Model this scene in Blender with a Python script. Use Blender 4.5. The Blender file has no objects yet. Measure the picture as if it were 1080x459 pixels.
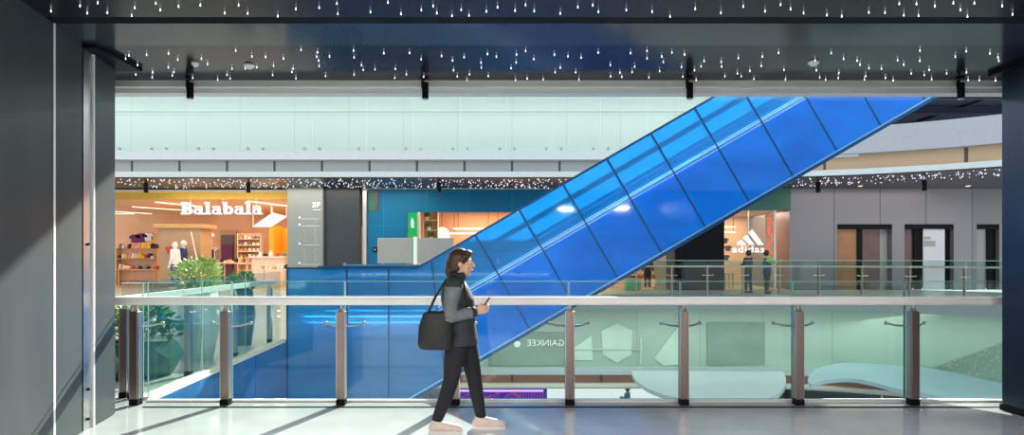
import bpy, bmesh, math, random
from mathutils import Vector, Matrix

C = bpy.context.scene.collection
SC = bpy.context.scene
PI = math.pi
EYE = 1.5          # eye height
FPX = 650.0        # focal length in pixels of a 1080 wide frame
CX, HY = 540.0, 272.0


def at(px, py, Y):
    """the point at distance Y seen at pixel (px, py)"""
    return Vector(((px - CX) * Y / FPX, Y, EYE - (py - HY) * Y / FPX))


def ax(px, Y):
    return (px - CX) * Y / FPX


def az(py, Y):
    return EYE - (py - HY) * Y / FPX


# ------------------------------------------------------------------ materials
def new_mat(name):
    m = bpy.data.materials.new(name)
    m.use_nodes = True
    nt = m.node_tree
    nt.nodes.clear()
    out = nt.nodes.new('ShaderNodeOutputMaterial')
    return m, nt, out


def mat(name, col, rough=0.5, metal=0.0, var=0.08, scale=6.0, emit=None, estr=1.0, spec=0.5, stretch=None, bump=0.0):
    m, nt, out = new_mat(name)
    b = nt.nodes.new('ShaderNodeBsdfPrincipled')
    nt.links.new(b.outputs[0], out.inputs[0])
    b.inputs['Roughness'].default_value = rough
    b.inputs['Metallic'].default_value = metal
    b.inputs['Specular IOR Level'].default_value = spec
    b.inputs['Base Color'].default_value = (*col, 1)
    if var > 0:
        tc = nt.nodes.new('ShaderNodeTexCoord')
        mp = nt.nodes.new('ShaderNodeMapping')
        if stretch:
            mp.inputs['Scale'].default_value = stretch
        n = nt.nodes.new('ShaderNodeTexNoise')
        n.inputs['Scale'].default_value = scale
        n.inputs['Detail'].default_value = 4
        r = nt.nodes.new('ShaderNodeValToRGB')
        r.color_ramp.elements[0].position = 0.3
        r.color_ramp.elements[1].position = 0.7
        r.color_ramp.elements[0].color = (*[max(0, c * (1 - var)) for c in col], 1)
        r.color_ramp.elements[1].color = (*[min(1, c * (1 + var)) for c in col], 1)
        nt.links.new(tc.outputs['Object'], mp.inputs[0])
        nt.links.new(mp.outputs[0], n.inputs['Vector'])
        nt.links.new(n.outputs[0], r.inputs[0])
        nt.links.new(r.outputs[0], b.inputs['Base Color'])
        if bump > 0:
            bp = nt.nodes.new('ShaderNodeBump')
            bp.inputs['Strength'].default_value = bump
            bp.inputs['Distance'].default_value = 0.02
            nt.links.new(n.outputs[0], bp.inputs['Height'])
            nt.links.new(bp.outputs[0], b.inputs['Normal'])
    if emit:
        b.inputs['Emission Color'].default_value = (*emit, 1)
        b.inputs['Emission Strength'].default_value = estr
    return m


def clear_glass(name, tint, refl=1.0, rough=0.0, haze=0.0, hazecol=(0.8, 1, 0.9)):
    """thin architectural glass: tinted see-through, mirror-like at grazing angles"""
    m, nt, out = new_mat(name)
    t = nt.nodes.new('ShaderNodeBsdfTransparent')
    t.inputs[0].default_value = (*tint, 1)
    g = nt.nodes.new('ShaderNodeBsdfGlossy')
    g.inputs['Roughness'].default_value = rough
    f = nt.nodes.new('ShaderNodeFresnel')
    f.inputs[0].default_value = 1.45
    mu = nt.nodes.new('ShaderNodeMath')
    mu.operation = 'MULTIPLY'
    mu.use_clamp = True
    mu.inputs[1].default_value = refl
    mx = nt.nodes.new('ShaderNodeMixShader')
    nt.links.new(f.outputs[0], mu.inputs[0])
    nt.links.new(mu.outputs[0], mx.inputs[0])
    base = t.outputs[0]
    if haze > 0:
        d = nt.nodes.new('ShaderNodeBsdfDiffuse')
        d.inputs[0].default_value = (*hazecol, 1)
        tl = nt.nodes.new('ShaderNodeBsdfTranslucent')
        tl.inputs[0].default_value = (*hazecol, 1)
        a = nt.nodes.new('ShaderNodeMixShader')
        a.inputs[0].default_value = 0.5
        nt.links.new(d.outputs[0], a.inputs[1])
        nt.links.new(tl.outputs[0], a.inputs[2])
        m2 = nt.nodes.new('ShaderNodeMixShader')
        m2.inputs[0].default_value = haze
        nt.links.new(t.outputs[0], m2.inputs[1])
        nt.links.new(a.outputs[0], m2.inputs[2])
        base = m2.outputs[0]
    nt.links.new(base, mx.inputs[1])
    nt.links.new(g.outputs[0], mx.inputs[2])
    nt.links.new(mx.outputs[0], out.inputs[0])
    return m


def blue_film_glass(name, tint, film, haze=0.45, refl=1.2, rough=0.05, back=0.5):
    """glass under a blue film: lets tinted light through, scatters part of it; faint cloudy unevenness in the film"""
    m, nt, out = new_mat(name)
    t = nt.nodes.new('ShaderNodeBsdfTransparent')
    t.inputs[0].default_value = (*tint, 1)
    d = nt.nodes.new('ShaderNodeBsdfDiffuse')
    tl = nt.nodes.new('ShaderNodeBsdfTranslucent')
    for n in (d, tl):
        n.inputs[0].default_value = (*film, 1)
    a = nt.nodes.new('ShaderNodeMixShader')
    a.inputs[0].default_value = back
    nt.links.new(d.outputs[0], a.inputs[1])
    nt.links.new(tl.outputs[0], a.inputs[2])
    tc = nt.nodes.new('ShaderNodeTexCoord')
    mp = nt.nodes.new('ShaderNodeMapping')
    mp.inputs['Rotation'].default_value = (0, math.radians(-20), 0)
    mp.inputs['Scale'].default_value = (0.35, 0.5, 0.9)
    no = nt.nodes.new('ShaderNodeTexNoise')
    no.inputs['Scale'].default_value = 1.3
    no.inputs['Detail'].default_value = 5
    no.inputs['Distortion'].default_value = 1.2
    mr = nt.nodes.new('ShaderNodeMapRange')
    mr.inputs['From Min'].default_value = 0.3
    mr.inputs['From Max'].default_value = 0.7
    mr.inputs['To Min'].default_value = haze - 0.16
    mr.inputs['To Max'].default_value = haze + 0.16
    nt.links.new(tc.outputs['Object'], mp.inputs[0])
    nt.links.new(mp.outputs[0], no.inputs['Vector'])
    nt.links.new(no.outputs[0], mr.inputs[0])
    m2 = nt.nodes.new('ShaderNodeMixShader')
    nt.links.new(mr.outputs[0], m2.inputs[0])
    nt.links.new(t.outputs[0], m2.inputs[1])
    nt.links.new(a.outputs[0], m2.inputs[2])
    g = nt.nodes.new('ShaderNodeBsdfGlossy')
    g.inputs['Roughness'].default_value = rough
    g.inputs[0].default_value = (0.8, 0.9, 1, 1)
    f = nt.nodes.new('ShaderNodeFresnel')
    f.inputs[0].default_value = 1.5
    mu = nt.nodes.new('ShaderNodeMath')
    mu.operation = 'MULTIPLY'
    mu.use_clamp = True
    mu.inputs[1].default_value = refl
    nt.links.new(f.outputs[0], mu.inputs[0])
    mx = nt.nodes.new('ShaderNodeMixShader')
    nt.links.new(mu.outputs[0], mx.inputs[0])
    nt.links.new(m2.outputs[0], mx.inputs[1])
    nt.links.new(g.outputs[0], mx.inputs[2])
    nt.links.new(mx.outputs[0], out.inputs[0])
    return m


def glow(name, col, s):
    m, nt, out = new_mat(name)
    e = nt.nodes.new('ShaderNodeEmission')
    e.inputs[0].default_value = (*col, 1)
    e.inputs[1].default_value = s
    nt.links.new(e.outputs[0], out.inputs[0])
    return m


def panel_mat(name, col, sx, sz, gap=0.012, rough=0.4, metal=0.0, dark=0.35, var=0.06, axis='XZ', spec=0.5):
    """large cladding panels with thin joints (brick texture, no offset)"""
    m, nt, out = new_mat(name)
    b = nt.nodes.new('ShaderNodeBsdfPrincipled')
    b.inputs['Roughness'].default_value = rough
    b.inputs['Metallic'].default_value = metal
    b.inputs['Specular IOR Level'].default_value = spec
    nt.links.new(b.outputs[0], out.inputs[0])
    tc = nt.nodes.new('ShaderNodeTexCoord')
    sp = nt.nodes.new('ShaderNodeSeparateXYZ')
    cb = nt.nodes.new('ShaderNodeCombineXYZ')
    nt.links.new(tc.outputs['Object'], sp.inputs[0])
    nt.links.new(sp.outputs['XYZ'.index(axis[0])], cb.inputs[0])
    nt.links.new(sp.outputs['XYZ'.index(axis[1])], cb.inputs[1])
    br = nt.nodes.new('ShaderNodeTexBrick')
    br.offset = 0
    br.inputs['Scale'].default_value = 1.0
    br.inputs['Mortar Size'].default_value = gap
    br.inputs['Mortar Smooth'].default_value = 0
    br.inputs['Bias'].default_value = 0
    br.inputs['Brick Width'].default_value = sx
    br.inputs['Row Height'].default_value = sz
    br.inputs['Color1'].default_value = (*[c * (1 - var) for c in col], 1)
    br.inputs['Color2'].default_value = (*[min(1, c * (1 + var)) for c in col], 1)
    br.inputs['Mortar'].default_value = (*[c * dark for c in col], 1)
    nt.links.new(cb.outputs[0], br.inputs['Vector'])
    nt.links.new(br.outputs[0], b.inputs['Base Color'])
    return m


M = {}
M['stone'] = mat('polished_stone_floor', (0.50, 0.52, 0.53), 0.09, 0, 0.06, 3.0, spec=0.6)
M['stone_far'] = mat('far_floor_stone', (0.62, 0.58, 0.5), 0.25, 0, 0.06, 3.0)
M['slab_white'] = mat('white_painted_slab', (0.64, 0.67, 0.65), 0.5, 0, 0.03)
M['slab_grey'] = mat('grey_slab', (0.25, 0.26, 0.26), 0.5, 0, 0.05)
M['ceil_dark'] = mat('dark_ceiling_panel', (0.018, 0.019, 0.027), 0.16, 0.0, 0.1, 2.0, spec=0.12)
M['ceil_black'] = mat('black_ceiling_panel', (0.008, 0.008, 0.011), 0.3, 0, 0.1, spec=0.2)
M['ceil_smooth'] = mat('smooth_soffit_panel', (0.035, 0.042, 0.052), 0.14, 0, 0.08, 1.5, spec=0.2)
M['ceil_far'] = mat('far_soffit', (0.03, 0.028, 0.04), 0.35, 0, 0.1)
M['black'] = mat('black_paint', (0.008, 0.008, 0.010), 0.5, 0, 0.1, spec=0.08)
M['steel_clad'] = mat('blue_grey_steel_cladding', (0.062, 0.074, 0.078), 0.3, 0.0, 0.15, 2.0, spec=0.15, stretch=(1, 1, 0.25))
M['steel_navy'] = mat('navy_steel_cladding', (0.03, 0.05, 0.085), 0.3, 0.6, 0.1, 2.0)
M['steel'] = mat('brushed_steel', (0.62, 0.60, 0.58), 0.28, 1.0, 0.06, 30, stretch=(1, 1, 0.05))
M['steel_brown'] = mat('bronzed_steel', (0.36, 0.27, 0.245), 0.36, 0.9, 0.08, 30, stretch=(1, 1, 0.05))
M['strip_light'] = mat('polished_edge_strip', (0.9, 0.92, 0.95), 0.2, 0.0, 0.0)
M['rail'] = mat('rail_satin_steel', (0.93, 0.90, 0.87), 0.3, 0.0, 0.03, 4)
M['glass_side'] = clear_glass('side_balustrade_glass', (0.90, 0.97, 0.94), 0.25)
M['glass'] = clear_glass('balustrade_glass', (0.90, 0.97, 0.94), 0.9)
M['glass_far'] = clear_glass('far_balustrade_glass', (0.80, 0.87, 0.85), 0.6)
M['glass_edge'] = mat('green_glass_edge', (0.25, 0.5, 0.42), 0.2, 0, 0.0)
M['glass_mint'] = clear_glass('mint_balustrade_glass', (0.93, 0.97, 0.95), 0.6, 0.05, 0.2, (0.82, 0.90, 0.86))
M['blue_front'] = blue_film_glass('blue_film_glass', (0.15, 0.70, 1.0), (0.03, 0.44, 1.0), 0.66, 1.8, 0.05)
M['blue_clad'] = blue_film_glass('blue_film_cladding', (0.08, 0.40, 1.0), (0.012, 0.25, 1.0), 0.82, 1.6, 0.06, 0.15)  # shaded lower half of the panes, its deeper blue put into the film
M['blue_back'] = blue_film_glass('blue_film_glass_rear', (0.45, 0.82, 1.0), (0.06, 0.45, 1.0), 0.26, 1.0, 0.08)
M['blue_fascia'] = blue_film_glass('blue_fascia_glass', (0.12, 0.5, 0.95), (0.06, 0.40, 1.0), 0.62, 1.0, 0.06)
M['blue_frame'] = mat('blue_frame_metal', (0.02, 0.10, 0.25), 0.3, 0.6, 0.05)
M['blue_edge'] = mat('pale_blue_edge_metal', (0.25, 0.55, 0.85), 0.3, 0.5, 0.05)
M['blue_pale'] = mat('pale_seam_metal', (0.42, 0.72, 0.95), 0.3, 0.2, 0.05)
M['truss'] = mat('escalator_truss_metal', (0.55, 0.60, 0.68), 0.35, 0.2, 0.05)
M['skirt'] = mat('escalator_skirt_steel', (0.8, 0.83, 0.85), 0.25, 0.6, 0.04)
M['step'] = mat('escalator_step_metal', (0.30, 0.31, 0.33), 0.45, 0.6, 0.1, 40)
M['rubber'] = mat('black_rubber', (0.02, 0.02, 0.022), 0.45, 0, 0.05)
M['mint_wall'] = panel_mat('mint_back_wall', (0.84, 0.90, 0.87), 2.4, 2.6, 0.02, 0.5, 0, 0.75, 0.02)
M['mint_panel'] = panel_mat('mint_facade_panel', (0.40, 0.52, 0.40), 2.6, 3.2, 0.02, 0.16, 0, 0.8, 0.05, spec=0.7)
M['mint_dark'] = mat('mint_facade_dark_panel', (0.24, 0.34, 0.26), 0.2, 0, 0.1, 1.0)  # dark painted reflections and the slanted screen
M['mint_pale'] = mat('pale_mint_panel', (0.62, 0.76, 0.58), 0.3, 0, 0.06, 1.0)  # upper top rail and the pale painted reflections
M['grey_panel'] = panel_mat('grey_metal_panels', (0.36, 0.36, 0.38), 1.9, 6, 0.02, 0.3, 0.4, 0.45, 0.05)
M['lobby_panel'] = panel_mat('lobby_wall_panels', (0.20, 0.19, 0.205), 2.15, 5.4, 0.02, 0.3, 0.3, 0.4, 0.08)
M['bulk'] = panel_mat('recessed_bulkhead', (0.40, 0.40, 0.39), 1.95, 4, 0.05, 0.4, 0.3, 0.2, 0.05)
M['tan'] = panel_mat('tan_bulkhead', (0.62, 0.42, 0.26), 4.2, 4, 0.05, 0.4, 0, 0.15, 0.06)
M['terracotta'] = panel_mat('terracotta_bulkhead', (0.36, 0.16, 0.11), 3.7, 4, 0.05, 0.4, 0, 0.25, 0.06)
M['purple_dark'] = mat('dusk_blue_panel', (0.13, 0.14, 0.22), 0.25, 0.2, 0.12, 1.0)
M['parapet'] = mat('pale_grey_parapet', (0.42, 0.42, 0.45), 0.5, 0, 0.03)
M['ledge'] = mat('pale_ledge', (0.52, 0.57, 0.56), 0.4, 0, 0.03)
M['ledge_blue'] = mat('pale_blue_ledge', (0.38, 0.52, 0.55), 0.35, 0, 0.03)
M['mustard'] = mat('mustard_band', (0.72, 0.42, 0.04), 0.45, 0, 0.05)
M['peach'] = mat('peach_shop_wall', (0.76, 0.47, 0.28), 0.6, 0, 0.06, 1.0)
M['peach2'] = mat('peach_shop_ceiling', (0.80, 0.50, 0.31), 0.6, 0, 0.05, 1.0)
M['wood_floor'] = mat('pale_wood_floor', (0.65, 0.45, 0.28), 0.4, 0, 0.15, 4.0, stretch=(0.2, 2, 1))
M['tan_board'] = mat('tan_fibreboard', (0.50, 0.34, 0.20), 0.6, 0, 0.06, 5)
M['wood'] = mat('light_wood', (0.60, 0.36, 0.16), 0.45, 0, 0.15, 5, stretch=(0.3, 4, 4))
M['yellow'] = mat('orange_yellow_paint', (0.85, 0.42, 0.02), 0.5, 0, 0.05)
M['white'] = mat('white_paint', (0.85, 0.85, 0.85), 0.5, 0, 0.03)
M['cream'] = mat('cream_laminate', (0.85, 0.74, 0.60), 0.5, 0, 0.04)
M['sign_white'] = glow('lit_white_letters', (1, 1, 1), 0.9)
M['sign_dim'] = glow('dim_pale_letters', (0.9, 1, 0.95), 0.75)  # glow of the reflected sign and the round spot beside it
M['strip'] = glow('warm_ceiling_strip', (1, 0.86, 0.66), 1.5)
M['white_screen'] = glow('lit_white_shopfront', (0.92, 0.96, 1), 0.8)
M['purple_screen'] = glow('violet_display_glow', (0.08, 0.03, 0.45), 0.7)
M['violet_line'] = glow('violet_light_line', (0.62, 0.25, 1.0), 2.2)
M['magenta_line'] = glow('pink_light_specks', (0.55, 0.16, 0.42), 0.4)
M['green_lit'] = glow('green_lit_sign', (0.02, 0.42, 0.12), 0.9)
M['green_pale'] = glow('pale_green_glow', (0.55, 1, 0.70), 1.1)
M['red_neon'] = glow('red_neon', (1, 0.09, 0.03), 1.1)
M['led'] = glow('escalator_light_line', (0.70, 0.88, 1.0), 9.0)  # bright streaks, given a glow to brighten the enclosure
M['drop'] = glow('droplet_light', (0.88, 0.86, 1.0), 3.0)
M['spark'] = glow('pinpoint_light', (0.86, 0.84, 1.0), 1.3)
M['spark_warm'] = glow('warm_pinpoint_light', (1, 0.82, 0.6), 0.55)
M['teal'] = panel_mat('teal_shopfront_panels', (0.006, 0.15, 0.30), 2.0, 3.0, 0.012, 0.4, 0.1, 1.6, 0.06, spec=0.2)
M['teal_dark'] = mat('teal_dark', (0.02, 0.12, 0.15), 0.35, 0, 0.1)
M['green_dark'] = mat('dark_green_panel', (0.02, 0.14, 0.09), 0.4, 0, 0.1)
M['green_bin'] = mat('green_bin_plastic', (0.03, 0.35, 0.12), 0.4, 0, 0.05)
M['sign_grey'] = mat('grey_green_sign_face', (0.24, 0.27, 0.26), 0.4, 0.2, 0.05, 1)
M['charcoal'] = mat('charcoal_cladding', (0.03, 0.038, 0.045), 0.3, 0.2, 0.1)
M['grey_board'] = mat('warm_grey_board', (0.34, 0.34, 0.32), 0.5, 0, 0.04)
M['copper'] = mat('copper_post', (0.55, 0.30, 0.2), 0.3, 0.9, 0.05)
M['brown_door'] = mat('brown_door', (0.32, 0.15, 0.06), 0.35, 0.1, 0.12, 2)
M['umber'] = mat('umber_lift_door', (0.12, 0.07, 0.065), 0.3, 0.3, 0.1, 2)
M['pale_door'] = mat('pale_lilac_door', (0.62, 0.62, 0.68), 0.4, 0, 0.03)
M['planter_green'] = mat('dark_green_planter', (0.05, 0.16, 0.11), 0.3, 0, 0.1)
M['planter_teal'] = mat('dark_teal_planter', (0.03, 0.12, 0.14), 0.3, 0, 0.1)
M['planter_white'] = mat('white_planter', (0.75, 0.80, 0.76), 0.35, 0, 0.03)
M['soil'] = mat('dark_soil', (0.03, 0.02, 0.012), 0.9, 0, 0.3, 20)
M['leaf'] = mat('green_leaf', (0.13, 0.32, 0.06), 0.45, 0, 0.35, 5)
M['leaf2'] = mat('pale_green_leaf', (0.42, 0.55, 0.20), 0.45, 0, 0.35, 5)
M['skin'] = mat('skin', (0.62, 0.36, 0.25), 0.5, 0, 0.05, 8)
M['mannequin'] = mat('mannequin_white', (0.82, 0.78, 0.72), 0.35, 0, 0.03)
M['hair'] = mat('dark_auburn_hair', (0.05, 0.018, 0.012), 0.45, 0, 0.3, 25, stretch=(1, 1, 0.2))
M['hair_black'] = mat('black_hair', (0.015, 0.012, 0.012), 0.5, 0, 0.3, 25)
M['jacket'] = mat('charcoal_jacket', (0.020, 0.024, 0.028), 0.75, 0, 0.3, 12, bump=0.3)
M['sleeve'] = mat('grey_sleeve', (0.13, 0.155, 0.16), 0.75, 0, 0.2, 12, bump=0.3)
M['trousers'] = mat('black_trousers', (0.007, 0.007, 0.012), 0.8, 0, 0.3, 12, bump=0.3)
M['shoe'] = mat('pale_pink_sneaker', (0.62, 0.50, 0.46), 0.6, 0, 0.06, 12)
M['sole'] = mat('white_sole', (0.72, 0.68, 0.64), 0.6, 0, 0.04, 12)
M['bag'] = mat('black_bag_fabric', (0.010, 0.011, 0.012), 0.6, 0, 0.2, 20, bump=0.2)
M['strapm'] = mat('grey_strap', (0.22, 0.23, 0.23), 0.6, 0, 0.05)
M['phone'] = mat('phone_body', (0.45, 0.10, 0.12), 0.25, 0.2, 0.0)
M['eye'] = mat('eye_white', (0.8, 0.8, 0.78), 0.2, 0, 0)
M['iris'] = mat('dark_iris', (0.02, 0.012, 0.01), 0.2, 0, 0)
M['lip'] = mat('lip', (0.50, 0.20, 0.17), 0.45, 0, 0)
M['jeans'] = mat('blue_jeans', (0.05, 0.12, 0.24), 0.8, 0, 0.2, 15)
M['navy'] = mat('navy_cloth', (0.02, 0.04, 0.16), 0.8, 0, 0.2, 15)
M['white_cloth'] = mat('white_cloth', (0.82, 0.80, 0.78), 0.8, 0, 0.05, 10)
M['red_cloth'] = mat('red_cloth', (0.65, 0.06, 0.05), 0.8, 0, 0.1, 10)
M['pink_cloth'] = mat('coral_cloth', (0.85, 0.33, 0.27), 0.8, 0, 0.1, 10)
M['yellow_cloth'] = mat('yellow_cloth', (0.85, 0.58, 0.05), 0.8, 0, 0.1, 10)
M['plum_cloth'] = mat('plum_cloth', (0.13, 0.03, 0.13), 0.8, 0, 0.1, 10)
M['grey_cloth'] = mat('grey_cloth', (0.25, 0.25, 0.27), 0.8, 0, 0.1, 10)
M['dark_cloth'] = mat('dark_cloth', (0.025, 0.025, 0.03), 0.8, 0, 0.2, 10)
M['green_cloth'] = mat('lime_cloth', (0.25, 0.55, 0.06), 0.8, 0, 0.1, 10)
M['teal_cloth'] = mat('teal_cloth', (0.05, 0.30, 0.33), 0.8, 0, 0.1, 10)
M['blue_cloth'] = mat('blue_cloth', (0.06, 0.18, 0.5), 0.8, 0, 0.1, 10)


# ------------------------------------------------------------------ geometry helpers
def obj(name, bm, m, parent=None, smooth=False, loc=None):
    bmesh.ops.recalc_face_normals(bm, faces=bm.faces)
    me = bpy.data.meshes.new(name)
    bm.to_mesh(me)
    bm.free()
    if smooth:
        me.polygons.foreach_set('use_smooth', [True] * len(me.polygons))
    me.materials.append(m)
    o = bpy.data.objects.new(name, me)
    C.objects.link(o)
    if parent:
        o.parent = parent
    if loc is not None:
        o.location = loc
    return o


def tag(o, label=None, cat=None, group=None, kind=None):
    if label:
        o['label'] = label
    if cat:
        o['category'] = cat
    if group:
        o['group'] = group
    if kind:
        o['kind'] = kind
    return o


def thing(name, label, cat, loc=(0, 0, 0), rz=0, group=None):
    o = bpy.data.objects.new(name, None)
    o.empty_display_size = 0.1
    C.objects.link(o)
    o.location = loc
    o.rotation_euler = (0, 0, rz)
    return tag(o, label, cat, group)


def struct(name, bm, m, label=None, cat=None):
    o = obj(name, bm, m)
    return tag(o, label, cat, None, 'structure')


def copy_tree(o, parent=None):
    c = o.copy()
    C.objects.link(c)
    if parent:
        c.parent = parent
    for ch in list(o.children):
        copy_tree(ch, c)
    return c


def box(bm, x0, x1, y0, y1, z0, z1, bev=0.0):
    ret = bmesh.ops.create_cube(bm, size=1.0)
    vs = ret['verts']
    for v in vs:
        v.co = Vector((x0 + (v.co.x + 0.5) * (x1 - x0), y0 + (v.co.y + 0.5) * (y1 - y0), z0 + (v.co.z + 0.5) * (z1 - z0)))
    if bev > 0:
        es = list({e for v in vs for e in v.link_edges})
        bmesh.ops.bevel(bm, geom=es, offset=bev, segments=2, affect='EDGES', profile=0.5)
    return bm


def B(*a, **k):
    bm = bmesh.new()
    return box(bm, *a, **k)


def extrude_poly(bm, pts, d):
    """closed solid from a planar outline and an offset vector"""
    d = Vector(d)
    a = [bm.verts.new(Vector(p)) for p in pts]
    b = [bm.verts.new(Vector(p) + d) for p in pts]
    bm.faces.new(a)
    bm.faces.new(list(reversed(b)))
    n = len(pts)
    for i in range(n):
        j = (i + 1) % n
        bm.faces.new((a[j], a[i], b[i], b[j]))
    return bm


def tube(bm, p0, p1, r, seg=10, r1=None):
    p0, p1 = Vector(p0), Vector(p1)
    d = p1 - p0
    L = d.length
    if L < 1e-6:
        return bm
    q = d.to_track_quat('Z', 'Y').to_matrix().to_4x4()
    mt = Matrix.Translation((p0 + p1) / 2) @ q
    bmesh.ops.create_cone(bm, cap_ends=True, segments=seg, radius1=r, radius2=r if r1 is None else r1, depth=L, matrix=mt)
    return bm


def ball(bm, c, r, seg=12, sc=(1, 1, 1), rot=None):
    mt = Matrix.Translation(Vector(c))
    if rot is not None:
        mt = mt @ rot.to_4x4()
    mt = mt @ Matrix.Diagonal((sc[0], sc[1], sc[2], 1))
    bmesh.ops.create_uvsphere(bm, u_segments=seg, v_segments=max(6, seg // 2 + 2), radius=r, matrix=mt)
    return bm


def chain(bm, pts, seg=12):
    """tapering limb: list of (point, radius)"""
    for i, (p, r) in enumerate(pts):
        ball(bm, p, r, seg)
        if i:
            tube(bm, pts[i - 1][0], p, pts[i - 1][1], seg, r)
    return bm


def loft(bm, rings, seg=20):
    """rings: (centre, half width x, half width y) stacked, closed"""
    prev = None
    first = last = None
    for c, rx, ry in rings:
        c = Vector(c)
        vs = [bm.verts.new(c + Vector((rx * math.cos(2 * PI * k / seg), ry * math.sin(2 * PI * k / seg), 0))) for k in range(seg)]
        if prev:
            for k in range(seg):
                bm.faces.new((prev[k], prev[(k + 1) % seg], vs[(k + 1) % seg], vs[k]))
        else:
            first = vs
        prev = vs
    bm.faces.new(list(reversed(first)))
    bm.faces.new(prev)
    return bm


def fuse(name, bm, m, parent, voxel=0.008, smooth_it=4):
    """one continuous surface out of overlapping volumes"""
    o = obj(name, bm, m, parent)
    r = o.modifiers.new('r', 'REMESH')
    r.mode = 'VOXEL'
    r.voxel_size = voxel
    r.use_smooth_shade = True
    s = o.modifiers.new('s', 'SMOOTH')
    s.iterations = smooth_it
    s.factor = 0.5
    dg = bpy.context.evaluated_depsgraph_get()
    dg.update()
    me = bpy.data.meshes.new_from_object(o.evaluated_get(dg))
    me.name = name
    o.modifiers.clear()
    o.data = me
    if not me.materials:
        me.materials.append(m)
    me.polygons.foreach_set('use_smooth', [True] * len(me.polygons))
    return o


def text_mesh(s, size, depth=0.02, offset=0.0, align='LEFT', spacing=1.0):
    cu = bpy.data.curves.new('t', 'FONT')
    cu.body = s
    cu.size = size
    cu.extrude = depth
    cu.offset = offset
    cu.align_x = align
    cu.space_character = spacing
    cu.resolution_u = 4
    o = bpy.data.objects.new('t', cu)
    C.objects.link(o)
    dg = bpy.context.evaluated_depsgraph_get()
    dg.update()
    me = bpy.data.meshes.new_from_object(o.evaluated_get(dg))
    bpy.data.objects.remove(o)
    bpy.data.curves.remove(cu)
    bm = bmesh.new()
    bm.from_mesh(me)
    bpy.data.meshes.remove(me)
    # stand it up facing -Y
    for v in bm.verts:
        v.co = Vector((v.co.x, v.co.z, v.co.y))
    return bm


def fit(bm, x0, x1, z0, z1, y):
    xs = [v.co.x for v in bm.verts]
    zs = [v.co.z for v in bm.verts]
    a, b, c, d = min(xs), max(xs), min(zs), max(zs)
    for v in bm.verts:
        v.co = Vector((x0 + (v.co.x - a) / (b - a) * (x1 - x0), y + v.co.y, z0 + (v.co.z - c) / (d - c) * (z1 - z0)))
    return bm


def area(name, loc, size, size_y, power, col, rot=(0, 0, 0), spread=180):
    l = bpy.data.lights.new(name, 'AREA')
    l.shape = 'RECTANGLE'
    l.size = size
    l.size_y = size_y
    l.energy = power
    l.color = col
    l.spread = math.radians(spread)
    o = bpy.data.objects.new(name, l)
    o.location = loc
    o.rotation_euler = rot
    C.objects.link(o)
    return o


# ------------------------------------------------------------------ camera, sun, sky
cam = bpy.data.cameras.new('camera')
cam.sensor_fit = 'HORIZONTAL'
cam.sensor_width = 36
cam.lens = 36 * FPX / 1080
cam.shift_y = (HY - 229.5) / 1080
cam.clip_start = 0.05
cam.clip_end = 300
co = bpy.data.objects.new('camera', cam)
co.location = (0, 0, EYE)
co.rotation_euler = (PI / 2, 0, 0)
C.objects.link(co)
SC.camera = co

w = bpy.data.worlds.new('world')
SC.world = w
w.use_nodes = True
nt = w.node_tree
bgn = nt.nodes['Background']
tcn = nt.nodes.new('ShaderNodeTexCoord')
sep = nt.nodes.new('ShaderNodeSeparateXYZ')
rmp = nt.nodes.new('ShaderNodeValToRGB')
rmp.color_ramp.elements[0].position = 0.0
rmp.color_ramp.elements[0].color = (0.86, 0.92, 0.95, 1)
rmp.color_ramp.elements[1].position = 0.7
rmp.color_ramp.elements[1].color = (0.68, 0.83, 0.97, 1)
nt.links.new(tcn.outputs['Generated'], sep.inputs[0])
nt.links.new(sep.outputs[2], rmp.inputs[0])
nt.links.new(rmp.outputs[0], bgn.inputs[0])
bgn.inputs[1].default_value = 1.3

sl = bpy.data.lights.new('sun', 'SUN')
sl.energy = 11.0
sl.angle = math.radians(0.2)
sl.color = (1.0, 0.95, 0.86)
so = bpy.data.objects.new('sun', sl)
so.rotation_euler = Vector((-0.32, -1.0, -0.56)).to_track_quat('-Z', 'Y').to_euler()
C.objects.link(so)

SC.view_settings.view_transform = 'Standard'
SC.view_settings.look = 'None'
SC.view_settings.exposure = 0.3
SC.view_settings.gamma = 1.0
SC.view_settings.use_curve_mapping = False
SC.cycles.use_denoising = True
SC.cycles.max_bounces = 10
SC.cycles.transparent_max_bounces = 24
SC.cycles.sample_clamp_indirect = 6.0
SC.cycles.caustics_reflective = False

# ------------------------------------------------------------------ near gallery shell
CEIL = 3.34
EDGE = 6.57                      # floor edge over the atrium
struct('floor', B(-12, 12, -4, EDGE, -0.5, 0), M['stone'], 'pale polished stone floor of the near gallery', 'floor')
struct('trim_1', B(-3.7, 12, 6.165, 6.195, 0.0, 0.006), M['black'], 'thin dark drain line along the near floor edge', 'trim')
struct('wall_back', B(-12, 12, -4.2, -4, 0, 4.2), M['slab_grey'])
struct('wall_left', B(-12.2, -12, -4, 6.4, 0, 4.2), M['slab_grey'])
struct('wall_right', B(12, 12.2, -4, 6.4, 0, 4.2), M['slab_grey'])
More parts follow.
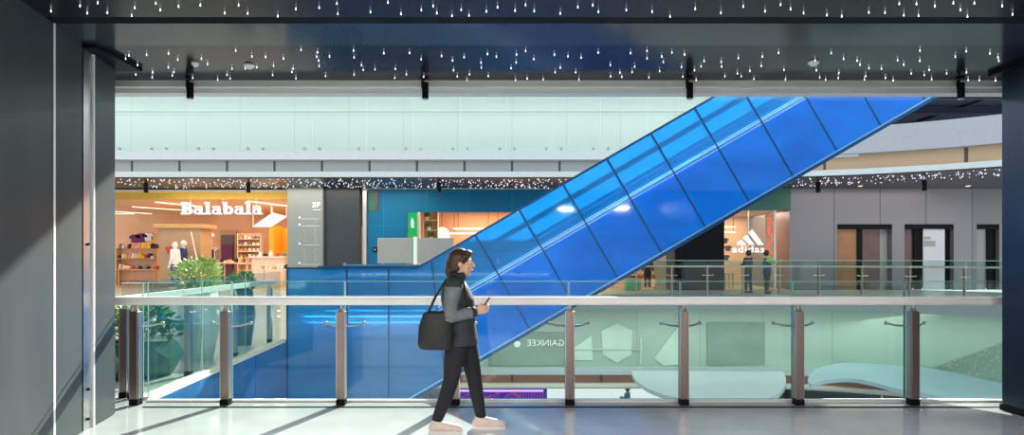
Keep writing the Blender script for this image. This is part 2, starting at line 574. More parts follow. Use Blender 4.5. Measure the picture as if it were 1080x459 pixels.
# ceiling: black panel, slot, smooth strip, dotted strip, atrium edge beam
struct('ceiling', B(-12, 12, -4, 4.71, CEIL, CEIL + 0.3), M['ceil_black'], 'black ceiling panel dotted with droplet lights overhead', 'ceiling')
struct('ceiling_slot', B(-12, 12, 4.71, 4.84, CEIL + 0.14, CEIL + 0.3), M['black'], 'black slot between the two ceiling strips', 'ceiling')
struct('ceiling_smooth', B(-12, 12, 4.84, 5.34, CEIL, CEIL + 0.3), M['ceil_smooth'], 'smooth glossy ceiling strip', 'ceiling')
struct('ceiling_dotted', B(-12, 12, 5.345, 6.40, CEIL + 0.004, CEIL + 0.3), M['ceil_dark'], 'glossy dark ceiling strip with droplet lights at the atrium edge', 'ceiling')
bm = B(-12, 12, 6.40, 6.46, az(91.3, 6.4), CEIL + 2.2)
box(bm, -12, 12, 6.46, 6.62, az(98, 6.46), CEIL + 2.2)
struct('trim_2', bm, M['slab_white'], 'pale stepped edge beam hanging above the atrium', 'beam')
struct('roof_near', B(-12, 12, -4.2, 6.4, CEIL + 0.3, CEIL + 0.5), M['slab_grey'])
# unseen beam added across the far side of the atrium to cut the sun
struct('roof_beam', B(-40, 60, 27, 28, 14.7, 22), M['slab_grey'])


def droplet(name):
    bm = bmesh.new()
    prof = [(0.0, -0.005), (0.0032, -0.0033), (0.0044, 0.0), (0.0036, 0.004), (0.0022, 0.009), (0.0012, 0.014), (0.0007, 0.019)]
    seg = 8
    rings = []
    for r, z in prof[1:]:
        rings.append([bm.verts.new((r * math.cos(2 * PI * k / seg), r * math.sin(2 * PI * k / seg), z - 0.019)) for k in range(seg)])
    bot = bm.verts.new((0, 0, -0.024))
    top = bm.verts.new((0, 0, 0.0))
    for k in range(seg):
        bm.faces.new((bot, rings[0][(k + 1) % seg], rings[0][k]))
        bm.faces.new((top, rings[-1][k], rings[-1][(k + 1) % seg]))
    for a, b in zip(rings, rings[1:]):
        for k in range(seg):
            bm.faces.new((a[k], a[(k + 1) % seg], b[(k + 1) % seg], b[k]))
    return obj(name, bm, M['drop'], None, True)


rng = random.Random(11)
d0 = droplet('pendant_droplet_light')
first = True
spots = []
for n, (ya, yb, x0, x1, lab, grp) in ((148, (5.42, 6.36, 122, 1054, 'tiny lit droplet hanging from the dotted ceiling strip at the atrium edge', 'droplet lights of the atrium edge strip')),
                                      (62, (4.40, 4.66, 40, 1078, 'tiny lit droplet hanging from the black ceiling panel at the top of view', 'droplet lights of the black overhead panel'))):
    got = []
    tries = 0
    while len(got) < n and tries < 20000:
        tries += 1
        y = rng.uniform(ya, yb)
        x = ax(rng.uniform(x0, x1), y)
        if all((x - a) ** 2 + (y - b) ** 2 > 0.012 for a, b in got):
            got.append((x, y))
    for x, y in got:
        o = d0 if first else d0.copy()
        if not first:
            C.objects.link(o)
        first = False
        o.location = (x, y, CEIL + (0.004 if y > 5.3 else 0))
        tag(o, lab, 'light', grp)

# spotlights hanging at the atrium edge
spot_labels = {200: 'black cylinder spotlight hanging at the ceiling edge above the left mint balustrade',
               448: 'black cylinder spotlight hanging at the ceiling edge left of centre',
               727: 'black cylinder spotlight hanging at the ceiling edge above the top of the blue enclosure',
               1013: 'black cylinder spotlight hanging at the ceiling edge beside the right pillar'}
for px, lab in spot_labels.items():
    x = ax(px, 6.3)
    t = thing('spotlight', lab, 'spotlight', (x, 6.3, CEIL + 0.004), 0, 'hanging spotlights at the ceiling edge')
    obj('mount', tube(bmesh.new(), (0, 0, 0), (0, 0, -0.015), 0.04, 16), M['black'], t)
    bm = tube(bmesh.new(), (-0.012, 0, -0.015), (-0.012, 0, -0.06), 0.008, 8)
    box(bm, -0.036, -0.022, -0.01, 0.01, -0.11, -0.03)
    obj('bracket', bm, M['black'], t)
    obj('lamp_body', tube(bmesh.new(), (0.005, 0, -0.055), (0.005, 0, -0.215), 0.034, 20), M['black'], t)
    obj('lens_ring', tube(bmesh.new(), (0.005, 0, -0.215), (0.005, 0, -0.223), 0.03, 20), M['steel'], t)
det = {263: ('round white smoke detector on the dotted ceiling strip at the left', 69), 206: ('small pale sprinkler rosette just above the left spotlight', 67), 858: ('white smoke detector on the dotted ceiling strip at the right', 66)}
for px, (lab, py) in det.items():
    Y = FPX * (CEIL - EYE) / (HY - py)
    t = thing('smoke_detector', lab, 'smoke detector', (ax(px, Y), Y, CEIL + 0.004))
    k = 0.7 if px == 206 else 1.0
    obj('base', tube(bmesh.new(), (0, 0, 0), (0, 0, -0.014), 0.05 * k, 20), M['white'], t)
    obj('cap', tube(bmesh.new(), (0, 0, -0.014), (0, 0, -0.034), 0.042 * k, 20, 0.026 * k), M['white'], t)


# ------------------------------------------------------------------ pillars
def pillar_pt(Y):
    return (-3.8 + 0.195 * (5.9 - Y), Y)


def y_of(px):
    return -2.6495 / ((px - CX) / FPX + 0.195)


def pillar_slab(bm, ya, yb, d0, d1, z0, z1):
    """slab along the pillar's inner face between depths; d is set-back to the left"""
    (xa, _), (xb, _) = pillar_pt(ya), pillar_pt(yb)
    pts = [(xa - d0, ya, z0), (xb - d0, yb, z0), (xb - d1, yb, z0), (xa - d1, ya, z0)]
    return extrude_poly(bm, pts, (0, 0, z1 - z0))


pl = thing('pillar', 'big blue-grey steel clad pillar on the left, streaked by sunlight', 'pillar', (0, 0, 0))
pl['kind'] = 'structure'
obj('core', pillar_slab(bmesh.new(), 5.86, 2.9, 0.05, 1.3, 0, CEIL), M['black'], pl)
obj('cladding_panel', pillar_slab(bmesh.new(), 5.9, y_of(99.5), 0.0, 0.06, 0.01, CEIL), M['steel_clad'], pl)
obj('cladding_panel', pillar_slab(bmesh.new(), y_of(86.5), y_of(58.2), 0.0, 0.06, 0.01, CEIL), M['steel_clad'], pl)
obj('cladding_panel', pillar_slab(bmesh.new(), y_of(56.3), 2.9, 0.0, 0.06, 0.01, CEIL), M['steel_clad'], pl)
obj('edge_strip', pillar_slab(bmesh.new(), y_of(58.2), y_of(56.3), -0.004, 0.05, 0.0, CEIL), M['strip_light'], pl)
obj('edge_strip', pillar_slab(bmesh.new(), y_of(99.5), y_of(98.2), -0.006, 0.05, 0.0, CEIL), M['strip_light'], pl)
obj('channel_cover', pillar_slab(bmesh.new(), y_of(98.2), y_of(89.5), 0.012, 0.05, 0.0, CEIL), M['steel'], pl)
bm = bmesh.new()
for z in (0.09, 0.35, 1.62):
    x, y = pillar_pt(y_of(93.5))
    tube(bm, (x - 0.016, y, z), (x + 0.004, y, z), 0.014, 10)
obj('bolt', bm, M['black'], pl)
obj('head_collar', B(-4.9, -3.58, 5.3, 5.97, CEIL - 0.035, CEIL), M['black'], pl)
pr = thing('pillar', 'dark navy steel clad pillar at the right edge', 'pillar', (0, 0, 0))
pr['kind'] = 'structure'
obj('cladding_panel', B(4.836, 5.9, 3.2, 6.09, 0.01, CEIL, bev=0.012), M['steel_navy'], pr)
obj('base_plinth', B(4.825, 5.91, 3.19, 6.10, 0, 0.06), M['black'], pr)
obj('head_collar', B(4.74, 5.95, 5.3, 6.14, CEIL - 0.035, CEIL), M['black'], pr)

# ------------------------------------------------------------------ near balustrade
PY, GY = 6.29, 6.42
bal = thing('glass_balustrade', 'front clear glass balustrade with pale steel handrail behind the walking person', 'balustrade', (0, 0, 0))
PW = 0.078
bm = B(-4.3, 5.3, PY - 0.05, PY + 0.05, 1.018, 1.103, bev=0.02)
obj('handrail', bm, M['rail'], bal)


def post(parent, x, y, wide=PW, mt='steel_brown'):
    p = obj('post', B(x - wide / 2, x + wide / 2, y - 0.04, y + 0.04, 0.06, 0.955, bev=0.006), M[mt], parent)
    obj('foot', B(x - wide / 2 - 0.006, x + wide / 2 + 0.006, y - 0.046, y + 0.046, 0.0, 0.06, bev=0.004), M['black'], p)
    bm = tube(bmesh.new(), (x, y, 0.955), (x, y, 1.02), 0.02, 12)
    tube(bm, (x, y, 0.95), (x, y, 0.985), 0.036, 12, 0.022)
    obj('saddle', bm, M['steel'], p)
    bm = B(x - wide / 2 - 0.008, x - wide / 2 + 0.003, y - 0.034, y + 0.034, 0.07, 0.95)
    box(bm, x + wide / 2 - 0.003, x + wide / 2 + 0.008, y - 0.034, y + 0.034, 0.07, 0.95)
    obj('edge_strip', bm, M['steel'], p)
    return p


def arm(bm, x, y, dx, dy, z):
    """spider arm reaching to a glass puck"""
    tube(bm, (x, y, z), (x + dx * 0.55, y + dy * 0.55, z + 0.0), 0.012, 8, 0.010)
    tube(bm, (x + dx * 0.55, y + dy * 0.55, z), (x + dx, y + dy, z + 0.02), 0.010, 8, 0.008)
    ball(bm, (x + dx, y + dy, z + 0.02), 0.02, 10)


PX = [-3.84 - 0.0, -2.92, -1.74, -0.58, 0.59, 1.752, 2.922, 4.093]
for i, x in enumerate(PX):
    p = post(bal, x, PY)
    bm = bmesh.new()
    if i:
        arm(bm, x - 0.03, PY + 0.03, -0.17, GY - PY - 0.03, 0.80)
    arm(bm, x + 0.03, PY + 0.03, 0.17, GY - PY - 0.03, 0.80)
    obj('bracket', bm, M['steel'], p)
xs = [-3.80] + PX[1:] + [5.25]
for a, b in zip(xs, xs[1:]):
    g = obj('glass_panel', B(a + 0.008, b - 0.008, GY, GY + 0.012, 0.03, 1.255), M['glass'], bal)
    bm = B(a + 0.004, a + 0.009, GY - 0.001, GY + 0.013, 0.03, 1.255)
    box(bm, b - 0.009, b - 0.004, GY - 0.001, GY + 0.013, 0.03, 1.255)
    box(bm, a + 0.008, b - 0.008, GY - 0.001, GY + 0.013, 1.251, 1.257)
    obj('glass_edge', bm, M['glass_edge'], g)
obj('base_shoe', B(-3.8, 5.3, GY - 0.02, GY + 0.035, 0, 0.02), M['slab_white'], bal)

# return balustrade along the left walkway
E0, E1 = Vector((-3.84, 6.5)), Vector((-4.12, 11.19))


def edge_x(y):
    return E0.x + (E1.x - E0.x) * (y - E0.y) / (E1.y - E0.y)


ret = thing('glass_balustrade', 'left glass balustrade running back along the walkway beside the planters', 'balustrade', (0, 0, 0))
def along(bm, ya, yb, d0, d1, z0, z1):
    pts = [(edge_x(ya) - d0, ya, z0), (edge_x(yb) - d0, yb, z0), (edge_x(yb) - d1, yb, z0), (edge_x(ya) - d1, ya, z0)]
    return extrude_poly(bm, pts, (0, 0, z1 - z0))
obj('handrail', along(bmesh.new(), 6.38, 11.19, 0.16, 0.25, 1.03, 1.10), M['rail'], ret)
ys = [6.5, 7.9, 9.4, 11.1]
for a, b in zip(ys, ys[1:]):
    g = obj('glass_panel', along(bmesh.new(), a + 0.01, b - 0.01, 0.05, 0.062, 0.03, 1.25), M['glass_side'], ret)
    bm = along(bmesh.new(), a + 0.004, a + 0.012, 0.049, 0.063, 0.03, 1.25)
    obj('glass_edge', bm, M['glass_edge'], g)
for y in (6.58, 7.85, 9.35, 10.95):
    x = edge_x(y) - 0.2
    p = post(ret, x, y, 0.06, 'steel')
    bm = bmesh.new()
    arm(bm, x + 0.02, y, 0.12, -0.14, 0.8)
    arm(bm, x + 0.02, y, 0.12, 0.14, 0.8)
    obj('bracket', bm, M['steel'], p)
post(ret, ax(131.5, 6.62), 6.62, 0.07)
obj('base_shoe', along(bmesh.new(), 6.5, 11.19, 0.0, 0.09, 0.0, 0.035), M['cream'], ret)

# left walkway floor and its blue fascia
bm = bmesh.new()
extrude_poly(bm, [(edge_x(6.57) - 0.01, 6.575, -0.45), (edge_x(11.19), 11.19, -0.45), (-4.3, 13.4, -0.45), (-6.5, 25, -0.45), (-26, 25, -0.45), (-26, 6.575, -0.45)], (0, 0, 0.45))
struct('floor_walkway', bm, M['stone_far'], 'pale floor of the left walkway leading to the lit shops', 'floor')
fas = thing('blue_fascia', 'blue glass fascia hung under the left walkway edge', 'fascia', (0, 0, 0))
fys = [6.6, 8.1, 9.6, 11.19]
for a, b in zip(fys, fys[1:]):
    obj('glass_panel', along(bmesh.new(), a + 0.01, b - 0.01, -0.03, -0.01, -1.6, -0.02), M['blue_fascia'], fas)
obj('backing', along(bmesh.new(), 6.6, 11.12, 0.25, 0.3, -1.6, -0.46), M['white'], fas)
obj('edge_strip', along(bmesh.new(), 6.58, 11.12, -0.035, -0.003, -0.02, 0.0), M['cream'], fas)

# ------------------------------------------------------------------ planters on the walkway


def gem_planter(label, cat, cx, cy, h, rbot, rmid, rtop, zmid, m, sides=6, rot=0.3, soil=True):
    t = thing('faceted_planter', label, cat, (cx, cy, 0))
    bm = bmesh.new()
    rings = []
    for j, (r, z) in enumerate(((rbot, 0), (rmid, zmid), (rtop, h))):
        rings.append([bm.verts.new((r * math.cos(2 * PI * (k + 0.5 * j) / sides + rot), r * math.sin(2 * PI * (k + 0.5 * j) / sides + rot), z)) for k in range(sides)])
    bm.faces.new(list(reversed(rings[0])))
    bm.faces.new(rings[2])
    for a, b in zip(rings, rings[1:]):
        for k in range(sides):
            bm.faces.new((a[k], a[(k + 1) % sides], b[k]))
            bm.faces.new((a[(k + 1) % sides], b[(k + 1) % sides], b[k]))
    obj('pot', bm, m, t)
    bm = tube(bmesh.new(), (0, 0, h - 0.01), (0, 0, h + 0.015), rtop * 0.82, sides)
    obj('soil', bm, M['soil'], t)
    return t


def foliage(parent, cx, cy, z0, z1, rx, n, seed, m='leaf', leaf=0.1, ry=None):
    r = random.Random(seed)
    bm = bmesh.new()
    ry = ry or rx
    stems = bmesh.new()
    for i in range(n):
        a = r.uniform(0, 2 * PI)
        q = math.sqrt(r.random())
        z = z0 + (z1 - z0) * r.random() ** 0.8
        k = math.sin(PI * min(1, 0.15 + 0.85 * (z - z0) / (z1 - z0))) * 0.5 + 0.5
        p = Vector((cx + rx * q * k * math.cos(a), cy + ry * q * k * math.sin(a), z))
        d = Vector((math.cos(a) * q, math.sin(a) * q, r.uniform(-0.2, 0.9))).normalized()
        s = d.cross(Vector((r.uniform(-1, 1), r.uniform(-1, 1), r.uniform(-.3, 1)))).normalized()
        up = d.cross(s)
        L = leaf * r.uniform(0.6, 1.3)
        wv = L * 0.28
        v = [bm.verts.new(p), bm.verts.new(p + d * L * 0.45 + s * wv + up * wv * .3), bm.verts.new(p + d * L - up * wv * .5), bm.verts.new(p + d * L * 0.45 - s * wv + up * wv * .3), bm.verts.new(p + d * L * .5)]
        bm.faces.new((v[0], v[1], v[4]))
        bm.faces.new((v[1], v[2], v[4]))
        bm.faces.new((v[2], v[3], v[4]))
        bm.faces.new((v[3], v[0], v[4]))
        if i % 25 == 0:
            tube(stems, (cx + (p.x - cx) * 0.3, cy + (p.y - cy) * 0.3, z0 - 0.03), p, 0.006, 5)
    obj('foliage', bm, M[m], parent)
    obj('stem', stems, M['leaf'], parent)


t = gem_planter('dark green faceted planter just behind the left glass with low leafy plants', 'planter', -4.72, 7.85, 0.45, 0.36, 0.50, 0.42, 0.25, M['planter_green'], 6, 0.1)
foliage(t, 0, 0, 0.45, 0.86, 0.46, 600, 3, 'leaf', 0.09)
obj('sloped_lid', extrude_poly(bmesh.new(), [(0.02, -0.42, 0.46), (0.40, -0.12, 0.46), (0.22, 0.10, 0.50)], (0, 0, 0.02)), M['planter_white'], t)
t = gem_planter('tall white faceted planter further back on the walkway with pale bushy plant', 'planter', -4.68, 9.15, 1.02, 0.22, 0.36, 0.28, 0.55, M['planter_white'], 7, 0.4)
foliage(t, 0.02, 0, 1.02, 1.47, 0.33, 600, 5, 'leaf2', 0.085)
t = gem_planter('dark teal faceted planter beside the tall white one', 'planter', -4.64, 10.6, 0.95, 0.15, 0.23, 0.17, 0.5, M['planter_teal'], 6, 0.2)
foliage(t, 0, 0, 0.95, 1.22, 0.2, 200, 6, 'leaf', 0.09)

# ------------------------------------------------------------------ blue escalator enclosure
YE, YB = 11.2, 13.0
SE = FPX / YE
TAN = 0.5785


def ex(px):
    return (px - CX) / SE


def ez(py):
    return EYE - (py - HY) / SE


def top_y(px):
    return 283.0 - (px - 440) * TAN


def bot_y(px):
    return 423.5 - (px - 432) * TAN


def perp_bottom(px):
    """pixel on the lower line met by the joint that leaves the upper line at px, square to it"""
    dx = (bot_y(px) - top_y(px)) * math.cos(math.atan(TAN)) * math.sin(math.atan(TAN))
    q = px + dx
    return q, bot_y(q)


enc = thing('escalator_enclosure', 'long slanting blue glass enclosure around the escalator crossing the atrium', 'glass enclosure', (0, 0, 0))
JX = [455 + 46.3 * k for k in range(13)]
polys = []
polys.append([(303, 283), (366, 283), (366, 428), (303, 428)])
polys.append([(366, 283), (410, 283), (410, 428), (366, 428)])
polys.append([(410, 283), (440, 283), (455, top_y(455)), (470, bot_y(470)), (428, 428), (410, 428)])
q0 = (470, bot_y(470))
prevt, prevb = (455, top_y(455)), q0
for px in JX[1:]:
    b = perp_bottom(px)
    tp = (px, top_y(px))
    polys.append([prevt, tp, b, prevb])
    prevt, prevb = tp, b
last_t, last_b = prevt, prevb
polys.append([last_t, (last_t[0] + 150, last_t[1]), (last_t[0] + 150, last_b[1] + 10), last_b])


def shrink(poly, d):
    cx = sum(p[0] for p in poly) / len(poly)
    cy = sum(p[1] for p in poly) / len(poly)
    out = []
    for x, y in poly:
        L = math.hypot(x - cx, y - cy)
        out.append((x + (cx - x) / L * d, y + (cy - y) / L * d))
    return out


def lerp2(a, b, u):
    return (a[0] + (b[0] - a[0]) * u, a[1] + (b[1] - a[1]) * u)


for k, P_ in enumerate(polys):
    cut = [(P_, 'glass_panel', 'blue_front')]
    if k > 2:
        m0, m1 = lerp2(P_[0], P_[3], 0.415), lerp2(P_[1], P_[2], 0.415)
        cut = [([P_[0], P_[1], m1, m0], 'glass_panel', 'blue_front'), ([m0, m1, P_[2], P_[3]], 'cladding_panel', 'blue_clad')]  # same pane cut in two, lower shade set by its own colour
    for q_, nm, mt_ in cut:
        s = shrink(q_, 0.45)
        obj(nm, extrude_poly(bmesh.new(), [(ex(x), YE, ez(y)) for x, y in s], (0, 0.02, 0)), M[mt_], enc)
for P_ in polys:
    s = shrink(P_, 0.55)
    obj('rear_glass_panel', extrude_poly(bmesh.new(), [(ex(x), YB, ez(y)) for x, y in s], (0, 0.02, 0)), M['blue_back'], enc)
# end pane of the landing, open boarding gap kept below the front/rear height
def bar(bm, p, q, y, h=0.03, d=0.05):
    """thin bar between two pixel points of the enclosure's plane"""
    a, b = Vector((ex(p[0]), y, ez(p[1]))), Vector((ex(q[0]), y, ez(q[1])))
    u = (b - a).normalized()
    n = Vector((-u.z, 0, u.x)) * h * 0.5
    return extrude_poly(bm, [a + n, b + n, b - n, a - n], (0, d, 0))


for yy, nm in ((YE - 0.012, 'edge_frame'), (YB - 0.012, 'rear_edge_frame')):
    bm = bmesh.new()
    bar(bm, (303, 283), (440, 283), yy, 0.035)
    bar(bm, (440, 283), last_t, yy, 0.035)
    bar(bm, (432, bot_y(432)), last_b, yy, 0.05)
    bar(bm, (303, 283), (303, 428), yy, 0.03)
    obj(nm, bm, M['blue_frame'], enc)
bm = bmesh.new()
bar(bm, (432, bot_y(432) - 3.2), (last_b[0], last_b[1] - 3.2), YE - 0.008, 0.025, 0.02)
obj('lower_edge_strip', bm, M['blue_edge'], enc)
bm = bmesh.new()
sa, sb = lerp2(polys[3][0], polys[3][3], 0.415), lerp2(polys[-1][0], polys[-1][3], 0.415)
bar(bm, (sa[0], sa[1] - 2.2), (sb[0], sb[1] - 2.2), YE - 0.004, 0.022, 0.02)
bar(bm, (sa[0], sa[1] - 4.6), (sb[0], sb[1] - 4.6), YE - 0.004, 0.012, 0.02)
bar(bm, (sa[0], sa[1] + 1.6), (sb[0], sb[1] + 1.6), YE - 0.004, 0.014, 0.02)
obj('seam_strip', bm, M['blue_pale'], enc)
for P_ in polys[:-1]:
    a, b = P_[1], P_[2]
    if P_ is polys[2]:
        a, b = (455, top_y(455)), q0
    obj('joint_mullion', bar(bmesh.new(), a, b, YE - 0.006, 0.028, 0.05), M['blue_frame'], enc)
# underside and landing bottom
bm = bmesh.new()
extrude_poly(bm, [(ex(432), YE + 0.02, ez(bot_y(432))), (ex(last_b[0]), YE + 0.02, ez(last_b[1])), (ex(last_b[0]), YE + 0.02, ez(last_b[1] - 2)), (ex(432), YE + 0.02, ez(bot_y(432) - 2))], (0, YB - YE - 0.02, 0))
box(bm, ex(303), ex(430), YE + 0.02, YB, ez(428), ez(426))
obj('underside_panel', bm, M['blue_fascia'], enc)

# the escalator inside
esc = thing('escalator', 'escalator climbing to the right inside the blue glass enclosure', 'escalator', (0, 0, 0))
STEP = 76.0            # pixels from the enclosure's upper line down to the step noses
KX = 440.0


def line_pts(off_flat, off_inc, x0=318, x1=1010):
    """broken line parallel to the upper edge, offset down in pixels"""
    yl = 283 + off_flat
    return [(x0, yl), (KX + (off_flat - off_inc) * 0 + 4, yl), (x1, top_y(x1) + off_inc)]


def band(bm, up, dn, y0, y1):
    a = [(ex(x), y0, ez(y)) for x, y in up]
    b = [(ex(x), y0, ez(y)) for x, y in reversed(dn)]
    return extrude_poly(bm, a + b, (0, y1 - y0, 0))


L = line_pts
tr = obj('truss', band(bmesh.new(), L(STEP + 10, STEP + 10), L(STEP + 52, STEP + 50), 11.45, 12.75), M['truss'], esc)
for y0, y1 in ((11.42, 11.52), (12.68, 12.78)):
    obj('skirt', band(bmesh.new(), L(STEP - 22, STEP - 22), L(STEP + 14, STEP + 14), y0, y1), M['truss'], esc)
    obj('deck_strip', band(bmesh.new(), L(STEP - 26, STEP - 26), L(STEP - 20, STEP - 20), y0 - 0.06, y1 + 0.02), M['skirt'], esc)
    bm = band(bmesh.new(), L(STEP - 25, STEP - 25), L(STEP - 23.4, STEP - 23.4), y0 - 0.065, y0 - 0.05)
    obj('light_line', bm, M['led'], esc)
    bm = band(bmesh.new(), L(STEP - 18, STEP - 18), L(STEP - 16.8, STEP - 16.8), y0 - 0.02, y0 + 0.0)
    obj('light_line', bm, M['led'], esc)
    obj('inner_glass', band(bmesh.new(), L(STEP - 62, STEP - 62), L(STEP - 26, STEP - 26), (y0 + y1) / 2 - 0.006, (y0 + y1) / 2 + 0.006), M['glass'], esc)
    obj('handrail', band(bmesh.new(), L(STEP - 66, STEP - 66), L(STEP - 61, STEP - 61), (y0 + y1) / 2 - 0.04, (y0 + y1) / 2 + 0.04), M['rubber'], esc)
bm = bmesh.new()
x = ex(444) + 0.2
zb = 0.0
run, rise = 0.37, 0.37 * TAN
box(bm, ex(318), ex(444) + 0.2, 11.53, 12.67, -0.12, 0.0)
for k in range(25):
    box(bm, x + k * run, x + (k + 1) * run + 0.02, 11.53, 12.67, zb + k * rise - 0.15, zb + (k + 1) * rise)
obj('steps', bm, M['step'], esc)
# upper floor landing slab the escalator reaches
struct('floor_landing', B(ex(1012), 14, 11.3, 13.0, 5.2, 5.6), M['slab_white'])
# blue box top behind the landing
t = thing('barrier_box', 'low blue glass box rail behind the escalator landing', 'barrier', (0, 0, 0))
b0 = 13.6
obj('glass_panel', B(ax(352, b0), ax(470, b0), b0, b0 + 0.02, 0.0, az(281.5, b0)), M['blue_back'], t)
obj('top_rail', B(ax(364, b0), ax(470, b0), b0 - 0.03, b0 + 0.05, az(281.5, b0), az(279, b0)), M['blue_edge'], t)
obj('end_post', B(ax(362, b0), ax(364, b0), b0 - 0.03, b0 + 0.05, 0.0, az(277.5, b0)), M['blue_edge'], t)
struct('floor_bridge', B(-6.6, ax(470, b0), 13.1, 25, -0.45, -0.001), M['stone_far'])

# ------------------------------------------------------------------ far side plates, curved to the right
def far_y(x):
    return 25.0 if x < 9.5 else 25.0 - 3.0 * ((x - 9.5) / 8.0) ** 2


XS = [-26, -10, 0, 6, 9.5] + [9.5 + 0.9 * k for k in range(1, 14)]


def strip(x0, x1, a, b, z0, z1, bm=None):
    """slab following the far edge from x0 to x1; a, b are offsets in depth"""
    bm = bm or bmesh.new()
    xs = [x0] + [x for x in XS if x0 < x < x1] + [x1]
    v = []
    for x in xs:
        y = far_y(x)
        v.append([bm.verts.new((x, y + a, z0)), bm.verts.new((x, y + b, z0)), bm.verts.new((x, y + b, z1)), bm.verts.new((x, y + a, z1))])
    for p, q in zip(v, v[1:]):
        for k in range(4):
            bm.faces.new((p[k], p[(k + 1) % 4], q[(k + 1) % 4], q[k]))
    bm.faces.new(list(reversed(v[0])))
    bm.faces.new(v[-1])
    return bm


Z4 = az(160, 25)            # 4th floor level
XR = 13.6                   # where the mint upper hall ends
F = 28.8                    # far shopfronts
struct('floor_far', strip(-26, 21.2, 0.0, 8.0, -0.25, 0.0), M['stone_far'], 'floor of the far gallery in front of the shops', 'floor')
struct('trim_3', strip(-26, 21.2, -0.02, 0.25, -0.62, -0.02), M['slab_grey'], 'dark edge of the far gallery floor', 'trim')
struct('floor_upper', strip(-26, 21.2, 0.52, 8.0, 4.9, Z4), M['slab_grey'])
struct('trim_4', strip(-26, XR, -0.05, 0.3, az(168.5, 25), Z4), M['slab_white'], 'white edge of the upper floor slab', 'trim')
struct('wall_bulkhead', strip(-26, 10.9, 0.3, 0.5, az(182, 25.3), az(168, 25)), M['bulk'], 'recessed grey panels under the upper floor edge', 'bulkhead')
struct('wall_bulkhead_right', strip(10.9, 21.2, 0.3, 0.5, az(182, 25.3), az(160, 25)), M['tan'], 'warm tan recessed panels under the right parapet', 'bulkhead')
struct('trim_5', strip(-26, 21.2, -0.1, 0.5, az(187, 25), az(181.3, 25)), M['slab_white'], 'pale lower trim of the upper floor edge', 'trim')
struct('ceiling_far', strip(-26, 21.2, 0.05, 12.0, az(188, 25), az(187.2, 25)), M['ceil_far'], 'dark far soffit sprinkled with pinpoint lights', 'ceiling')
struct('ceiling_far_side', B(19.5, 34, 22.5, 31, az(188, 25) + 0.01, az(187.2, 25) + 0.05), M['ceil_far'])
# sparkle points under the far soffit
rng = random.Random(5)
bm = bmesh.new()
zs = az(188, 25)
for i in range(1000):
    x = rng.uniform(-17, 19.5)
    y = far_y(x) + rng.uniform(0.2, 3.6)
    r = rng.uniform(0.012, 0.028)
    bmesh.ops.create_icosphere(bm, subdivisions=1, radius=r, matrix=Matrix.Translation((x, y, zs - r * 0.6)))
tag(obj('soffit_fairy_lights', bm, M['spark']), 'hundreds of pinpoint lights across the far soffit above the shops', 'fairy lights', None, 'stuff')

# upper floor: mint hall at left, dusky hall at right
struct('wall_upper', B(-26, XR, 27.2, 27.5, Z4 - 0.2, 10.6), M['mint_wall'], 'pale mint wall of the upper floor hall', 'wall')
struct('ceiling_upper', B(-26, XR, 25.1, 27.5, 9.4, 9.6), M['slab_white'])
ub = thing('glass_balustrade', 'frosted mint glass balustrade of the upper floor on the far side', 'balustrade', (0, 0, 0))
ujx = [-18.3, -16.2, -14.31, -12.4, -10.4, -8.1, -5.9, -4.0, -2.1, -0.2, 1.7, 3.6, 5.5, 7.4, 9.3, 11.2, 13.1]
for a, b in zip(ujx, ujx[1:]):
    g = obj('glass_panel', B(a + 0.006, b - 0.006, 25.0, 25.02, Z4 - 0.05, Z4 + 2.9), M['glass_mint'], ub)
    for xx in (a + 0.3, b - 0.3):
        obj('glass_clamp', tube(bmesh.new(), (xx, 24.93, Z4 + 0.12), (xx, 25.0, Z4 + 0.12), 0.05, 10), M['grey_board'], g)
obj('top_rail', B(ujx[0], ujx[-1], 24.97, 25.05, Z4 + 1.62, Z4 + 1.66), M['mint_pale'], ub)
struct('trim_6', strip(10.7, 21.2, -0.25, 0.3, az(166, 25), az(139.5, 25)), M['parapet'], 'solid pale grey curved parapet of the upper floor at the right', 'parapet')
struct('wall_upper_right', B(XR, 34, 31, 31.3, Z4, 9.6), M['purple_dark'], 'dusky blue back wall of the upper floor at the right', 'wall')
bm = B(XR, 34, 22.5, 31, 8.35, 8.6)
struct('ceiling_upper_right', bm, M['purple_dark'], 'dusky blue ceiling of the right upper floor', 'ceiling')
bm = B(XR, 34, 27.8, 28.2, 8.02, 8.34)
box(bm, XR, 34, 25.9, 26.1, 8.2, 8.34)
struct('trim_7', bm, M['steel_navy'], 'dark beam under the right upper ceiling', 'beam')
struct('trim_8', B(XR + 1.2, 34, 23.4, 25.8, 8.31, 8.345), M['tan_board'], 'warm brown panel in the dusky upper ceiling', 'ceiling')  # brown stands in for a lamp's warm glow on the ceiling
bm = bmesh.new()
for k in range(6):
    box(bm, XR + 1.5 + 2.6 * k, XR + 1.56 + 2.6 * k, 23.0, 30.9, 8.28, 8.35)
struct('trim_18', bm, M['charcoal'])
struct('wall_upper_side', B(XR - 0.15, XR + 0.15, 25.4, 31, Z4, 9.6), M['slab_white'])

